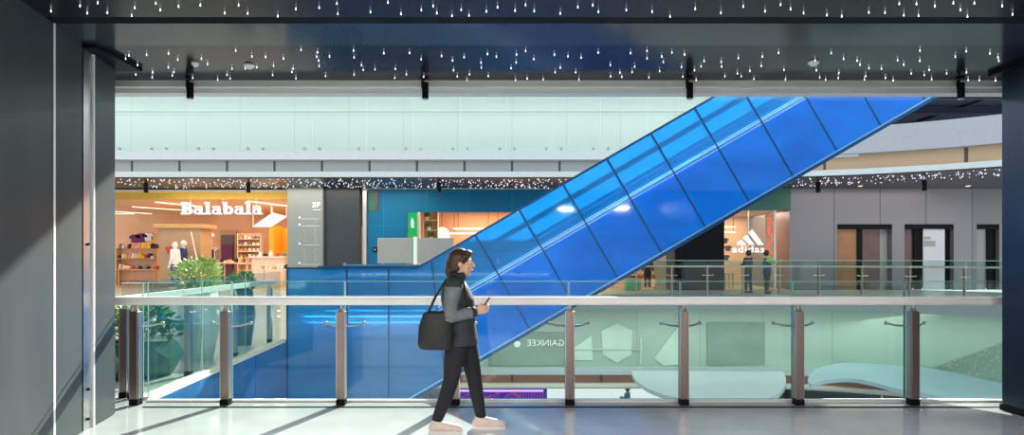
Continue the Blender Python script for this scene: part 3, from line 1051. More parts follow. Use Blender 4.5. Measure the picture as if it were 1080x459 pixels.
# far gallery balustrade on the right
fb = thing('glass_balustrade', 'far right glass balustrade with thin tan handrail in front of the lift lobby', 'balustrade', (0, 0, 0))
rx0 = 3.6
obj('handrail', strip(rx0, 21, 0.05, 0.14, 1.11, 1.19), M['cream'], fb)
jx = [3.6 + 1.45 * k for k in range(13)]
for a, b in zip(jx, jx[1:]):
    g = obj('glass_panel', strip(a + 0.02, b - 0.02, -0.02, 0.0, -0.15, 1.38), M['glass_far'], fb)
    obj('glass_edge', strip(a + 0.02, b - 0.02, -0.025, 0.005, 1.38, 1.40), M['glass_edge'], g)
for x in jx[1:-1]:
    y = far_y(x)
    p = obj('post', B(x - 0.03, x + 0.03, y + 0.04, y + 0.12, 0.0, 1.1), M['steel_brown'], fb)
    bm = bmesh.new()
    for sx in (-1, 1):
        tube(bm, (x, y + 0.06, 0.78), (x + sx * 0.22, y, 0.8), 0.022, 6)
    obj('bracket', bm, M['steel'], p)

# ------------------------------------------------------------------ far shopfront wall pieces
def fx(px, Y=F):
    return ax(px, Y)


def fz(py, Y=F):
    return az(py, Y)


TOPZ = az(188, 25)
# --- shop with the big white letters (left)
struct('floor_shop', B(-26, fx(308), 28.9, 38.2, -0.02, 0.012), M['wood_floor'])
struct('wall_shop_back', B(-26, fx(308), 38, 38.2, 0, 4.6), M['peach'], 'peach back wall of the left children clothes shop', 'wall')
struct('wall_shop_side', B(fx(309), fx(311), 28.95, 38, 0, 4.6), M['peach'])
struct('ceiling_shop', B(-26, fx(308), 28.95, 38, 4.22, 4.5), M['peach2'], 'peach ceiling of the left shop with light strips', 'ceiling')
struct('trim_9', B(-26, fx(308), F - 0.05, F + 0.1, fz(210.5), fz(203)), M['mustard'], 'mustard yellow band above the left shopfront', 'trim')
struct('trim_10', B(-26, fx(308), F - 0.1, F + 0.12, fz(203), fz(200.5)), M['cream'])
struct('trim_11', B(-26, fx(308), F + 0.02, F + 0.2, fz(200.5), TOPZ), M['ceil_far'])

# sign letters: slab serif "Balabala"
sg = thing('shop_sign', 'glowing white Balabala lettering above the left shop entrance', 'sign', (0, 0, 0))
XA, XB = fx(193.5), fx(279.5)
zb, zx, zc = fz(226.6), fz(217.5), fz(213.6)


def arc_ring(bm, cx, cz, ro, ri, k=22, sx=1.0):
    o = [bm.verts.new((cx + ro * sx * math.cos(2 * PI * i / k), 0, cz + ro * math.sin(2 * PI * i / k))) for i in range(k)]
    n = [bm.verts.new((cx + ri * sx * 0.9 * math.cos(2 * PI * i / k), 0, cz + ri * math.sin(2 * PI * i / k))) for i in range(k)]
    for i in range(k):
        j = (i + 1) % k
        bm.faces.new((o[i], o[j], n[j], n[i]))


def flat(bm, x0, x1, z0, z1):
    bm.faces.new([bm.verts.new((x, 0, z)) for x, z in ((x0, z0), (x1, z0), (x1, z1), (x0, z1))])


def solidify(bm, d):
    r = bmesh.ops.extrude_face_region(bm, geom=list(bm.faces))
    for v in r['geom']:
        if isinstance(v, bmesh.types.BMVert):
            v.co.y += d


def glyph(ch):
    """letters on an em of x-height 1 and ascender 1.45; returns bmesh and advance"""
    bm = bmesh.new()
    if ch == 'a':
        arc_ring(bm, 0.42, 0.34, 0.34, 0.19, sx=1.1)
        flat(bm, 0.62, 0.90, 0.0, 0.88)
        flat(bm, 0.20, 0.80, 0.80, 1.0)
        flat(bm, 0.08, 0.30, 0.74, 0.92)
        flat(bm, 0.60, 1.06, 0.0, 0.18)
        adv = 1.18
    elif ch == 'l':
        flat(bm, 0.16, 0.48, 0.0, 1.45)
        flat(bm, 0.0, 0.30, 1.22, 1.45)
        flat(bm, 0.0, 0.64, 0.0, 0.20)
        adv = 0.76
    elif ch == 'b':
        flat(bm, 0.14, 0.44, 0.0, 1.45)
        flat(bm, 0.0, 0.30, 1.22, 1.45)
        arc_ring(bm, 0.62, 0.50, 0.50, 0.24, sx=0.95)
        adv = 1.24
    else:
        flat(bm, 0.14, 0.48, 0.0, 1.45)
        flat(bm, 0.0, 0.62, 1.25, 1.45)
        flat(bm, 0.0, 0.62, 0.0, 0.20)
        arc_ring(bm, 0.66, 1.06, 0.39, 0.2, sx=1.15)
        arc_ring(bm, 0.70, 0.42, 0.42, 0.22, sx=1.2)
        adv = 1.34
    return bm, adv


advs = []
for ch in 'Balabala':
    bm, adv = glyph(ch)
    advs.append(adv)
    bm.free()
tot = sum(advs)
x = 0
for ch, adv in zip('Balabala', advs):
    bm, _ = glyph(ch)
    solidify(bm, 0.12)
    kx = (XB - XA) / tot
    kz = (zc - zb) / 1.45
    for v in bm.verts:
        v.co = Vector((XA + (x + v.co.x) * kx, F - 0.25 + v.co.y, zb + v.co.z * kz))
    obj('letter', bm, M['sign_white'], sg)
    x += adv
obj('mounting_rail', B(XA, XB, F - 0.12, F - 0.07, zb + 0.02, zb + 0.06), M['tan_board'], sg)
bm = bmesh.new()
for q in (0.1, 0.5, 0.9):
    xx = XA + (XB - XA) * q
    tube(bm, (xx, F - 0.1, zb + 0.13), (xx, F - 0.1, fz(210)), 0.015, 6)
obj('hanger', bm, M['cream'], sg)

# ceiling light strips of the left shop
k = 0
for (pxa, pya, pxb, pyb) in ((165, 213, 205, 217), (122, 223, 165, 226), (140, 218, 200, 222), (262, 212, 303, 217), (128, 228, 168, 228.5), (230, 226, 275, 227.5)):
    def ceil_pt(px, py):
        Y = FPX * (4.2 - EYE) / (HY - py)
        return Vector((ax(px, Y), Y, 4.2))
    a, b = ceil_pt(pxa, pya), ceil_pt(pxb, pyb)
    a.y, b.y = max(29.2, min(37.6, a.y)), max(29.2, min(37.6, b.y))
    n = Vector((-(b - a).y, (b - a).x, 0)).normalized() * 0.09
    lab = ['long ceiling light strip left of the white lettering', 'ceiling light strip at the far left of the peach ceiling', 'ceiling light strip running in behind the first letters', 'ceiling light strip above the yellow kiosk', 'rearmost ceiling light strip above the clothes display', 'short ceiling light strip below the last letters'][k]
    k += 1
    t = thing('ceiling_strip_light', lab, 'light', (0, 0, 0), 0, 'ceiling strips of the left shop')
    obj('diffuser', extrude_poly(bmesh.new(), [a + n, b + n, b - n, a - n], (0, 0, -0.03)), M['strip'], t)
    obj('housing', extrude_poly(bmesh.new(), [a + n * 1.3, b + n * 1.3, b - n * 1.3, a - n * 1.3], (0, 0, 0.02)), M['white'], t)

# tan pillar with wooden cap
t = thing('display_pillar', 'square tan display pillar with wooden cap in the left shop', 'pillar', (0, 0, 0))
Yp = 31.0
obj('body', B(ax(168, Yp), ax(211, Yp), Yp, Yp + 1.2, 0, az(241, Yp)), M['tan_board'], t)
obj('cap', B(ax(163, Yp), ax(216, Yp), Yp - 0.15, Yp + 1.3, az(241, Yp), az(236.8, Yp), bev=0.02), M['wood'], t)
t = thing('leaning_pole', 'thin pale pole leaning against the tan display pillar', 'pole', (0, 0, 0))
obj('shaft', tube(bmesh.new(), at(202, 247, 30.6), at(208, 275, 30.2), 0.03, 8), M['cream'], t)
obj('tip', tube(bmesh.new(), at(202, 247, 30.6), at(201.3, 244, 30.62), 0.05, 8, 0.005), M['cream'], t)

# yellow kiosk with slatted canopy
t = thing('kiosk', 'orange yellow kiosk booth under the slatted canopy in the left shop', 'kiosk', (0, 0, 0))
Yk = 33.0
obj('back_panel', B(ax(276, Yk), ax(301, Yk), Yk + 1.0, Yk + 1.1, 0, az(240, Yk)), M['yellow'], t)
obj('side_panel', B(ax(287, Yk), ax(289, Yk), Yk, Yk + 1.0, 0, az(238, Yk)), M['yellow'], t)
obj('counter', B(ax(272, Yk), ax(306, Yk), Yk - 0.8, Yk - 0.1, 0, az(272, Yk)), M['cream'], t)
obj('counter_top', B(ax(271, Yk), ax(307, Yk), Yk - 0.9, Yk, az(272, Yk), az(270.5, Yk)), M['white'], t)
t = thing('slatted_canopy', 'white slatted canopy sloping above the yellow kiosk', 'canopy', (0, 0, 0))
a, b, c, d = at(267, 240, 31.2), at(287, 226, 32.6), at(302, 230, 32.6), at(286, 240, 31.2)
for q in range(7):
    u0, u1 = q / 7, (q + 0.72) / 7
    obj('slat', extrude_poly(bmesh.new(), [a.lerp(d, u0), b.lerp(c, u0), b.lerp(c, u1), a.lerp(d, u1)], (0, 0, 0.06)), M['white'], t)
bm = tube(bmesh.new(), a + Vector((0, 0, .06)), d + Vector((0, 0, .06)), 0.03, 6)
tube(bm, b + Vector((0, 0, .06)), c + Vector((0, 0, .06)), 0.03, 6)
for p in (a, b, c, d):
    tube(bm, p, (p.x, p.y, 4.22), 0.015, 6)
obj('frame', bm, M['white'], t)
t = thing('wall_lamp', 'round lit paper lamp on the yellow kiosk back', 'lamp', (0, 0, 0))
p = at(289.5, 257, Yk + 0.85)
obj('lamp_shade', ball(bmesh.new(), p, 0.13, 14), M['strip'], t)
obj('stem', tube(bmesh.new(), p, p + Vector((0, 0.145, 0)), 0.02, 8), M['cream'], t)


# shelves with goods
def shelf_unit(label, pxa, pxb, pyt, pyb, Y, rows, m, back='peach', depth=0.4):
    t = thing('shelf_unit', label, 'shelf', (0, 0, 0))
    x0, x1 = ax(pxa, Y), ax(pxb, Y)
    zt, z0 = az(pyt, Y), max(0.02, az(pyb, Y))
    obj('back_panel', B(x0, x1, Y + depth, Y + depth + 0.03, 0.0, zt), M[back], t)
    for xx in (x0, x1 - 0.04):
        obj('side_panel', B(xx, xx + 0.04, Y, Y + depth, 0, zt), M[m], t)
    zsv = []
    for r in range(rows):
        z = z0 + (zt - z0) * r / (rows - 0.0)
        obj('shelf', B(x0 + 0.04, x1 - 0.04, Y, Y + depth, z, z + 0.04), M[m], t)
        zsv.append(z + 0.04)
    return x0 + 0.08, x1 - 0.08, zsv, (zt - z0) / rows


def folded(name, label, cat, x, y, z, w_, d_, h_, m, grp):
    """a folded garment: rounded block with a fold line"""
    bm = B(x - w_ / 2, x + w_ / 2, y - d_ / 2, y + d_ / 2, z, z + h_ * 0.55, bev=min(w_, h_) * 0.2)
    box(bm, x - w_ / 2 + 0.01, x + w_ / 2 - 0.02, y - d_ / 2 + 0.015, y + d_ / 2, z + h_ * 0.5, z + h_, bev=min(w_, h_) * 0.2)
    return tag(obj(name, bm, M[m]), label, cat, grp)


CL = ['white_cloth', 'red_cloth', 'pink_cloth', 'yellow_cloth', 'grey_cloth', 'dark_cloth', 'navy', 'cream', 'teal_cloth']
CN = {'white_cloth': 'white', 'red_cloth': 'red', 'pink_cloth': 'coral', 'yellow_cloth': 'yellow', 'grey_cloth': 'grey', 'dark_cloth': 'black', 'navy': 'navy', 'cream': 'cream', 'teal_cloth': 'teal', 'plum_cloth': 'plum', 'wood': 'brown', 'blue_cloth': 'blue'}
rng = random.Random(21)
x0, x1, zsv, hh = shelf_unit('pale wall shelf with rows of small boxes left of the yellow kiosk', 250, 275, 246, 300, 36.0, 8, 'cream')
for r, z in enumerate(zsv):
    n = 5
    for c in range(n):
        m = rng.choice(['white_cloth', 'cream', 'pink_cloth', 'grey_cloth', 'white_cloth', 'wood'])
        xx = x0 + (x1 - x0) * (c + 0.5) / n
        if 'px' and z > 1.1:
            folded('shoe_box', '%s box on the pale wall shelf left of the yellow kiosk' % CN[m], 'box', xx, 36.2, z, 0.19, 0.26, rng.uniform(0.13, 0.2), m, '%s boxes on the pale wall shelf' % CN[m])
x0, x1, zsv, hh = shelf_unit('low peach display shelf of colourful clothes at the far left of the shop', 122, 166, 262, 296, 34.0, 3, 'wood')
for r, z in enumerate(zsv + [az(262, 34.0)]):
    n = 12
    for c in range(n):
        m = rng.choice(CL)
        xx = x0 + (x1 - x0) * (c + 0.5) / n
        if r == len(zsv) and c in (7, 8):
            m = 'yellow_cloth'
        if z > 0.6:
            folded('folded_garment', '%s folded garment on the low display shelf at the far left' % CN[m], 'garment', xx, 34.2, z, 0.16, 0.28, rng.uniform(0.12, 0.32), m, '%s garments on the low display shelf' % CN[m])
# garments pinned on the back wall
def tshirt(label, px, py, s, m, Y=37.9):
    p = at(px, py, Y)
    o = [(-0.5, -0.6), (0.5, -0.6), (0.46, 0.15), (0.75, 0.0), (0.85, 0.3), (0.42, 0.6), (0.18, 0.62), (0.0, 0.52), (-0.18, 0.62), (-0.42, 0.6), (-0.85, 0.3), (-0.75, 0.0), (-0.46, 0.15)]
    bm = extrude_poly(bmesh.new(), [(p.x + a * s, Y, p.z + b * s) for a, b in o], (0, 0.06, 0))
    return tag(obj('hanging_shirt', bm, M[m]), label, 'garment')


tshirt('plum shirt pinned left on the peach back wall', 142, 252, 0.42, 'plum_cloth')
tshirt('plum shirt pinned beside the white one on the peach wall', 149, 251, 0.44, 'plum_cloth')
tshirt('white shirt pinned on the peach wall left of the tan pillar', 156, 250, 0.40, 'white_cloth')
tshirt('coral shirt hanging right of the tan pillar', 218, 259, 0.36, 'pink_cloth', 33)
tshirt('white shirt hanging above the coral one right of the tan pillar', 219, 250, 0.42, 'white_cloth', 33.3)
t = thing('changing_booth', 'dusky brown doorway booth on the back wall right of the tan pillar', 'booth', (0, 0, 0))
obj('opening', B(ax(233, 37.5), ax(246, 37.5), 37.5, 37.6, 0, az(248, 37.5)), M['umber'], t)
obj('frame', B(ax(231, 37.5), ax(248, 37.5), 37.65, 37.75, 0, az(243, 37.5)), M['tan_board'], t)
obj('curtain', B(ax(234, 37.4), ax(245, 37.4), 37.4, 37.46, az(283, 37.4), az(258, 37.4)), M['plum_cloth'], t)


# tables
def table(label, pxa, pxb, py, Y, d, m='wood'):
    t = thing('display_table', label, 'table', (0, 0, 0))
    x0, x1, z = ax(pxa, Y), ax(pxb, Y), az(py, Y)
    obj('table_top', B(x0, x1, Y, Y + d, z - 0.06, z, bev=0.01), M[m], t)
    for xx in (x0 + 0.08, x1 - 0.14):
        for yy in (Y + 0.06, Y + d - 0.12):
            obj('leg', B(xx, xx + 0.06, yy, yy + 0.06, 0, z - 0.06), M[m], t)
    return x0, x1, z


def goods(x0, x1, y, z, n, grp, where, pal):
    for c in range(n):
        m = rng.choice(pal)
        xx = x0 + (x1 - x0) * (c + 0.5) / n
        folded('folded_garment', '%s folded garment on %s' % (CN[m], where), 'garment', xx, y, z, (x1 - x0) / n * 0.8, 0.35, rng.uniform(0.08, 0.26), m, '%s garments on %s' % (CN[m], where))


a = table('wooden display table left of the mannequins', 122, 165, 284, 31.3, 0.9)
goods(a[0] + .1, a[1] - .1, 31.8, a[2], 9, '', 'the display table left of the mannequins', ['dark_cloth', 'grey_cloth', 'wood', 'cream', 'red_cloth'])
a = table('cream display table right of the tan pillar', 227, 262, 277, 32.2, 0.9, 'cream')
goods(a[0] + .1, a[1] - .1, 32.6, a[2], 8, '', 'the cream table right of the tan pillar', ['yellow_cloth', 'cream', 'blue_cloth', 'dark_cloth', 'pink_cloth'])
a = table('pale long table before the kiosk counter', 270, 304, 284, 30.6, 0.8, 'cream')
goods(a[0] + .1, a[1] - .1, 31.0, a[2], 7, '', 'the pale table before the kiosk', ['dark_cloth', 'cream', 'red_cloth', 'wood', 'white_cloth'])
# clothes rail on the right of the tan pillar and small goods on the kiosk counter
Yr = 34.6
t = thing('clothes_rail', 'steel clothes rail behind the cream table right of the tan pillar', 'rail', (0, 0, 0))
xa, xb, zr = ax(214, Yr), ax(231, Yr), az(262, Yr)
obj('top_bar', tube(bmesh.new(), (xa, Yr, zr), (xb, Yr, zr), 0.02, 8), M['steel'], t)
for xx in (xa, xb):
    obj('leg', tube(bmesh.new(), (xx, Yr, 0.03), (xx, Yr, zr), 0.02, 8), M['steel'], t)
    obj('foot', B(xx - 0.03, xx + 0.03, Yr - 0.25, Yr + 0.25, 0, 0.03), M['steel'], t)
for c, m in enumerate(['red_cloth', 'white_cloth', 'dark_cloth', 'yellow_cloth', 'pink_cloth', 'navy', 'cream', 'grey_cloth']):
    xx = xa + (xb - xa) * (c + 0.7) / 8.4
    bm = extrude_poly(bmesh.new(), [(xx, Yr - 0.2, zr - 0.62), (xx, Yr + 0.2, zr - 0.62), (xx, Yr + 0.19, zr - 0.2), (xx, Yr + 0.24, zr - 0.12), (xx, Yr + 0.04, zr - 0.03), (xx, Yr - 0.04, zr - 0.03), (xx, Yr - 0.24, zr - 0.12), (xx, Yr - 0.19, zr - 0.2)], (0.055, 0, 0))
    tag(obj('hanging_garment', bm, M[m]), '%s garment hanging on the steel clothes rail' % CN[m], 'garment', 'garments on the clothes rail')
for c, (px, m, h_, lab) in enumerate(((275, 'white_cloth', 0.22, 'white box on the left end of the kiosk counter'), (280, 'dark_cloth', 0.14, 'black box second from the left on the kiosk counter'), (286, 'cream', 0.3, 'tall cream box in the middle of the kiosk counter'), (293, 'red_cloth', 0.16, 'red box right of the tall cream one on the kiosk counter'), (300, 'teal_cloth', 0.2, 'teal box on the right end of the kiosk counter'))):
    folded('gift_box', lab, 'box', ax(px, 32.5), 32.5, az(270.5, Yk) + 0.002, 0.2, 0.22, h_, m, 'boxes on the kiosk counter')
# glass screen and rail in front of the shop, on the walkway
t = thing('glass_screen', 'low clear glass screen in front of the left shop display', 'screen', (0, 0, 0))
ys_ = 17.0
for a, b in ((128, 160), (160, 190)):
    obj('glass_panel', B(ax(a, ys_) + .01, ax(b, ys_) - .01, ys_, ys_ + 0.012, 0.05, az(299, ys_)), M['glass_far'], t)
obj('top_rail', B(ax(128, ys_), ax(190, ys_), ys_ - 0.01, ys_ + 0.02, az(299, ys_), az(298, ys_)), M['steel'], t)
obj('foot_rail', B(ax(128, ys_), ax(190, ys_), ys_ - 0.03, ys_ + 0.05, 0, 0.05), M['steel'], t)


# ------------------------------------------------------------------ people and mannequins
def simple_figure(name, label, cat, x, y, h, face, top, bottom, skin, hair=None, armpose=0, group=None, z=0.0):
    """standing figure 1.7 units tall scaled to h, facing `face` radians"""
    t = thing(name, label, cat, (x, y, z), face, group)
    k = h / 1.7
    V = lambda a, b, c: Vector((a * k, b * k, c * k))
    bm = bmesh.new()
    ball(bm, V(0, 0, 1.58), 0.105 * k, 14, (1.0, 0.82, 1.2))
    ball(bm, V(0.10, 0, 1.565), 0.022 * k, 8)
    for s in (-1, 1):
        ball(bm, V(0.0, 0.088 * s, 1.575), 0.022 * k, 8)
    chain(bm, [(V(-0.01, 0, 1.48), 0.055 * k), (V(-0.01, 0, 1.36), 0.07 * k)])
    loft(bm, [(V(0, 0, 0.84), 0.10 * k, 0.15 * k), (V(0, 0, 1.02), 0.085 * k, 0.125 * k), (V(0, 0, 1.25), 0.11 * k, 0.17 * k), (V(0, 0, 1.40), 0.07 * k, 0.15 * k)])
    arms = []
    for s in (-1, 1):
        sh, el, wr = V(0, 0.18 * s, 1.37), V(-0.02, 0.25 * s, 1.10), V(0.06, 0.25 * s, 0.87)
        if armpose == 1 and s == -1:
            el, wr = V(0.16, 0.24 * s, 1.22), V(0.42, 0.22 * s, 1.30)
        if armpose == 2:
            el, wr = V(0.02, 0.25 * s, 1.12), V(0.24, 0.12 * s, 1.16)
        arms.append((sh, el, wr))
        chain(bm, [(sh, 0.055 * k), (el, 0.042 * k), (wr, 0.03 * k)])
        d = (wr - el).normalized()
        chain(bm, [(wr, 0.03 * k), (wr + d * 0.08 * k, 0.036 * k)])
        side = Vector((-d.y, d.x, 0))
        side = side.normalized() if side.length > 1e-3 else Vector((1, 0, 0))
        for q in range(4):
            o_ = wr + d * 0.09 * k + side * (q - 1.5) * 0.017 * k
            chain(bm, [(o_, 0.010 * k), (o_ + d * (0.055 + 0.012 * (q in (1, 2))) * k, 0.008 * k)], 6)
        chain(bm, [(wr + d * 0.03 * k, 0.012 * k), (wr + d * 0.06 * k + side * 0.05 * k, 0.009 * k)], 6)
    legs = []
    for s in (-1, 1):
        hp, kn, an = V(0, 0.085 * s, 0.86), V(0.02 * s, 0.09 * s, 0.47), V(0.05 * s - 0.02, 0.095 * s, 0.08)
        legs.append((hp, kn, an))
        chain(bm, [(hp, 0.085 * k), (kn, 0.055 * k), (an, 0.04 * k)])
        chain(bm, [(an + V(-0.03, 0, -0.04), 0.035 * k), (an + V(0.15, 0.01 * s, -0.045), 0.032 * k)])
    fuse('body', bm, M[skin], t, 0.016 * k, 3)
    bm = loft(bmesh.new(), [(V(0, 0, 0.80), 0.135 * k, 0.185 * k), (V(0, 0, 1.02), 0.12 * k, 0.16 * k), (V(0, 0, 1.27), 0.14 * k, 0.20 * k), (V(0, 0, 1.41), 0.085 * k, 0.17 * k)])
    for sh, el, wr in arms:
        chain(bm, [(sh, 0.072 * k), (el, 0.058 * k), (el.lerp(wr, 0.75), 0.046 * k)])
    fuse('shirt', bm, M[top], t, 0.016 * k, 3)
    bm = bmesh.new()
    loft(bm, [(V(0, 0, 0.80), 0.12 * k, 0.17 * k), (V(0, 0, 0.96), 0.11 * k, 0.15 * k)])
    for hp, kn, an in legs:
        chain(bm, [(hp, 0.10 * k), (kn, 0.07 * k), (an + V(0, 0, 0.05), 0.056 * k)])
    fuse('trousers', bm, M[bottom], t, 0.016 * k, 3)
    for hp, kn, an in legs:
        bm = chain(bmesh.new(), [(an + V(-0.035, 0, -0.038), 0.042 * k), (an + V(0.16, 0, -0.045), 0.038 * k)])
        for v in bm.verts:
            v.co.z = max(v.co.z, 0.0)
        obj('shoe', bm, M['white_cloth'] if cat == 'mannequin' else M['dark_cloth'], t, True)
    if hair:
        bm = ball(bmesh.new(), V(-0.02, 0, 1.605), 0.118 * k, 16, (1.0, 0.9, 1.1))
        for v in bm.verts:
            if v.co.x > 0.045 * k and v.co.z < 1.64 * k:
                v.co.x = 0.045 * k
        fuse('hair', bm, M[hair], t, 0.014 * k, 2)
    return t


t = simple_figure('mannequin', 'child mannequin in white shirt and blue jeans before the tan pillar', 'mannequin', ax(184.5, 29.4), 29.4, az(255, 29.4), PI, 'white_cloth', 'jeans', 'mannequin')
t = simple_figure('mannequin', 'child mannequin in navy top behind the white shirted one', 'mannequin', ax(193.5, 30.4), 30.4, az(253.5, 30.4), 0.2, 'navy', 'pink_cloth', 'mannequin')
tshirt('red jacket hanging behind the white shirted mannequin', 179, 264, 0.28, 'red_cloth', 30.9)

# ------------------------------------------------------------------ directory pillar
dp = thing('directory_pillar', 'grey directory pillar marked 3F between the left shop and teal shopfront', 'sign', (0, 0, 0))
obj('face_panel', B(fx(308), fx(344.5), F - 0.6, F + 0.3, 0, TOPZ), M['sign_grey'], dp)
obj('dark_side', B(fx(344.6), fx(381), F - 0.35, F + 0.6, 0, TOPZ), M['charcoal'], dp)
Yd = F - 0.61
tm = text_mesh('3F', 1.0, 0.01, 0.03)
fit(tm, ax(329.5, Yd), ax(338, Yd), az(219, Yd), az(213.3, Yd), Yd - 0.01)
obj('level_number', tm, M['white'], dp)
bm = B(ax(330, Yd), ax(338, Yd), Yd - 0.01, Yd + 0.01, az(221.8, Yd), az(221.2, Yd))
obj('underline', bm, M['white'], dp)
rng = random.Random(8)
bm = bmesh.new()
for py in (231, 238.5, 258.5, 279):
    box(bm, ax(318, Yd), ax(337, Yd), Yd - 0.008, Yd + 0.01, az(py + 0.25, Yd), az(py - 0.1, Yd))
obj('divider_line', bm, M['white'], dp)
bm = bmesh.new()
for py in (229.5, 237, 257, 277.5):
    ball(bm, (ax(316, Yd), Yd, az(py, Yd)), 0.055, 10, (1, 0.2, 1))
obj('arrow_dot', bm, M['white'], dp)
bm = bmesh.new()
for px in (321.5, 332.5):
    for (pa, pb) in ((233, 236), (241, 256), (262, 276), (281, 285)):
        py = pa
        while py < pb:
            hgt = rng.uniform(0.9, 1.5)
            for q in range(3):
                xa = px + rng.uniform(-1.6, 0.4)
                box(bm, ax(xa, Yd), ax(xa + rng.uniform(0.5, 1.8), Yd), Yd - 0.008, Yd + 0.005, az(py + hgt * (q + 0.5) / 3, Yd), az(py + hgt * q / 3, Yd))
            py += hgt + 0.55
obj('listing_text', bm, M['slab_white'], dp)
t = thing('frame_post', 'slim steel frame post left of the teal shopfront', 'post', (0, 0, 0))
obj('post', B(fx(383), fx(387), F - 0.1, F + 0.1, 0, TOPZ), M['steel'], t)
obj('lamp_strip', B(fx(381.4), fx(382.9), F - 0.12, F - 0.02, 0.3, fz(240)), M['copper'], t)

# ------------------------------------------------------------------ teal shopfront
X0, X1 = fx(388), fx(660)
bm = B(X0, X1, F, F + 0.2, fz(224), fz(199.5))
box(bm, X0, fx(429.5), F, F + 0.2, 0, fz(224))
struct('wall_teal', bm, M['teal'], 'teal panelled shopfront wall behind the blue enclosure', 'wall')
struct('trim_12', B(X0, X1, F - 0.05, F + 0.2, fz(199.5), fz(198.3)), M['cream'])
struct('trim_13', B(X0, X1, F + 0.02, F + 0.2, fz(198.3), TOPZ), M['ceil_far'])
t = thing('green_panel', 'dark green mosaic patch at the left end of the teal header', 'panel', (0, 0, 0))
obj('panel_face', B(fx(389), fx(398), F - 0.03, F, fz(223), fz(200.5)), M['green_dark'], t)
obj('panel_edge', B(fx(396), fx(399), F - 0.035, F - 0.005, fz(222), fz(200.5)), M['umber'], t)
t = thing('lit_sign', 'tall green glowing sign beside the teal shop entrance', 'sign', (0, 0, 0))
obj('sign_body', B(fx(431), fx(440), F - 0.16, F - 0.02, fz(250), fz(224.5)), M['green_lit'], t)
obj('symbol', extrude_poly(bmesh.new(), [(fx(434.2), F - 0.17, fz(240)), (fx(437.2), F - 0.17, fz(241)), (fx(437), F - 0.17, fz(233)), (fx(435.4), F - 0.17, fz(229.5)), (fx(434), F - 0.17, fz(234))], (0, -0.02, 0)), M['green_pale'], t)
obj('lower_strip', B(fx(436.5), fx(439.6), F - 0.12, F - 0.02, 0, fz(250)), M['green_pale'], t)
t = thing('socket_plate', 'small dark plate on the teal wall', 'plate', (0, 0, 0))
obj('plate', B(fx(393.5), fx(398), F - 0.04, F, fz(266), fz(261)), M['black'], t)
obj('button', B(fx(395), fx(396.5), F - 0.06, F - 0.04, fz(264.3), fz(262.6)), M['steel'], t)
# grey notice boards on stands
for (pa, pb, lab) in ((398.5, 435.5, 'wide grey notice board standing before the teal wall'), (441, 478, 'grey notice board standing before the peach shop entrance right of the green sign')):
    t = thing('notice_board', lab, 'board', (0, 0, 0), 0)
    Yn = 27.4
    obj('board', B(ax(pa, Yn), ax(pb, Yn), Yn, Yn + 0.06, az(277.5, Yn), az(251.5, Yn), bev=0.01), M['grey_board'], t)
    obj('edge_frame', B(ax(pa, Yn) - 0.02, ax(pb, Yn) + 0.02, Yn + 0.05, Yn + 0.09, az(277.5, Yn) - 0.02, az(251, Yn)), M['steel'], t)
    for q in (0.15, 0.85):
        xx = ax(pa, Yn) + (ax(pb, Yn) - ax(pa, Yn)) * q
        obj('leg', B(xx - 0.03, xx + 0.03, Yn + 0.01, Yn + 0.07, 0, az(277.5, Yn)), M['steel'], t)
    obj('foot', B(ax(pa, Yn) + 0.1, ax(pb, Yn) - 0.1, Yn - 0.15, Yn + 0.25, 0, 0.03), M['steel'], t)
# interior of the teal shop
struct('wall_teal_back', B(fx(388), fx(712), 34, 34.2, 0, 4.6), M['peach'])
struct('wall_teal_side', B(fx(386.5), fx(388), F + 0.2, 34, 0, 4.6), M['peach'])
struct('ceiling_teal_shop', B(fx(388), fx(712), F + 0.2, 34, 4.0, 4.3), M['peach2'])
struct('floor_teal_shop', B(fx(388), fx(712), F + 0.1, 34, -0.02, 0.012), M['wood_floor'])
struct('trim_14', B(fx(440.3), fx(443), F - 0.02, F + 0.2, 0, fz(224)), M['cream'])
x0, x1, zsv, hh = shelf_unit('pale wall shelf with trailing plants inside the teal shop', 446, 462, 222, 275, 31.5, 5, 'cream', depth=0.3)
for q, z in enumerate(zsv[2:]):
    t = thing('potted_plant', ['potted plant on the lowest visible shelf of the teal shop', 'potted plant on the middle shelf of the teal shop', 'potted plant on the top shelf of the teal shop'][q], 'plant', ((x0 + x1) / 2 - 0.1 * q, 31.65, z))
    obj('pot', tube(bmesh.new(), (0, 0, 0), (0, 0, 0.15), 0.09, 12, 0.12), M['planter_white'], t)
    foliage(t, 0, -0.02, 0.14, 0.34, 0.16, 70, 30 + q, 'leaf', 0.09, 0.06)
t = thing('pendant_globe', 'large glowing round lamp inside the teal shop', 'lamp', (0, 0, 0))
p = at(466, 248, 32.5)
obj('globe', ball(bmesh.new(), p, 0.42, 18), M['strip'], t)
obj('cable', tube(bmesh.new(), p, (p.x, p.y, 4.0), 0.012, 6), M['black'], t)
for q, (pa, pb, py) in enumerate(((478, 530, 242), (474, 520, 247))):
    Y = 32.5 - q
    t = thing('linear_light', ['upper bright linear lamp inside the teal shop', 'lower bright linear lamp inside the teal shop'][q], 'light', (0, 0, 0))
    obj('diffuser', B(ax(pa, Y), ax(pb, Y), Y, Y + 0.15, az(py, Y), az(py - 1.8, Y)), M['strip'], t)
    bm = bmesh.new()
    for pp in (pa + 5, pb - 5):
        tube(bm, (ax(pp, Y), Y + 0.07, az(py, Y)), (ax(pp, Y), Y + 0.07, 4.0), 0.012, 6)
    obj('cable', bm, M['black'], t)
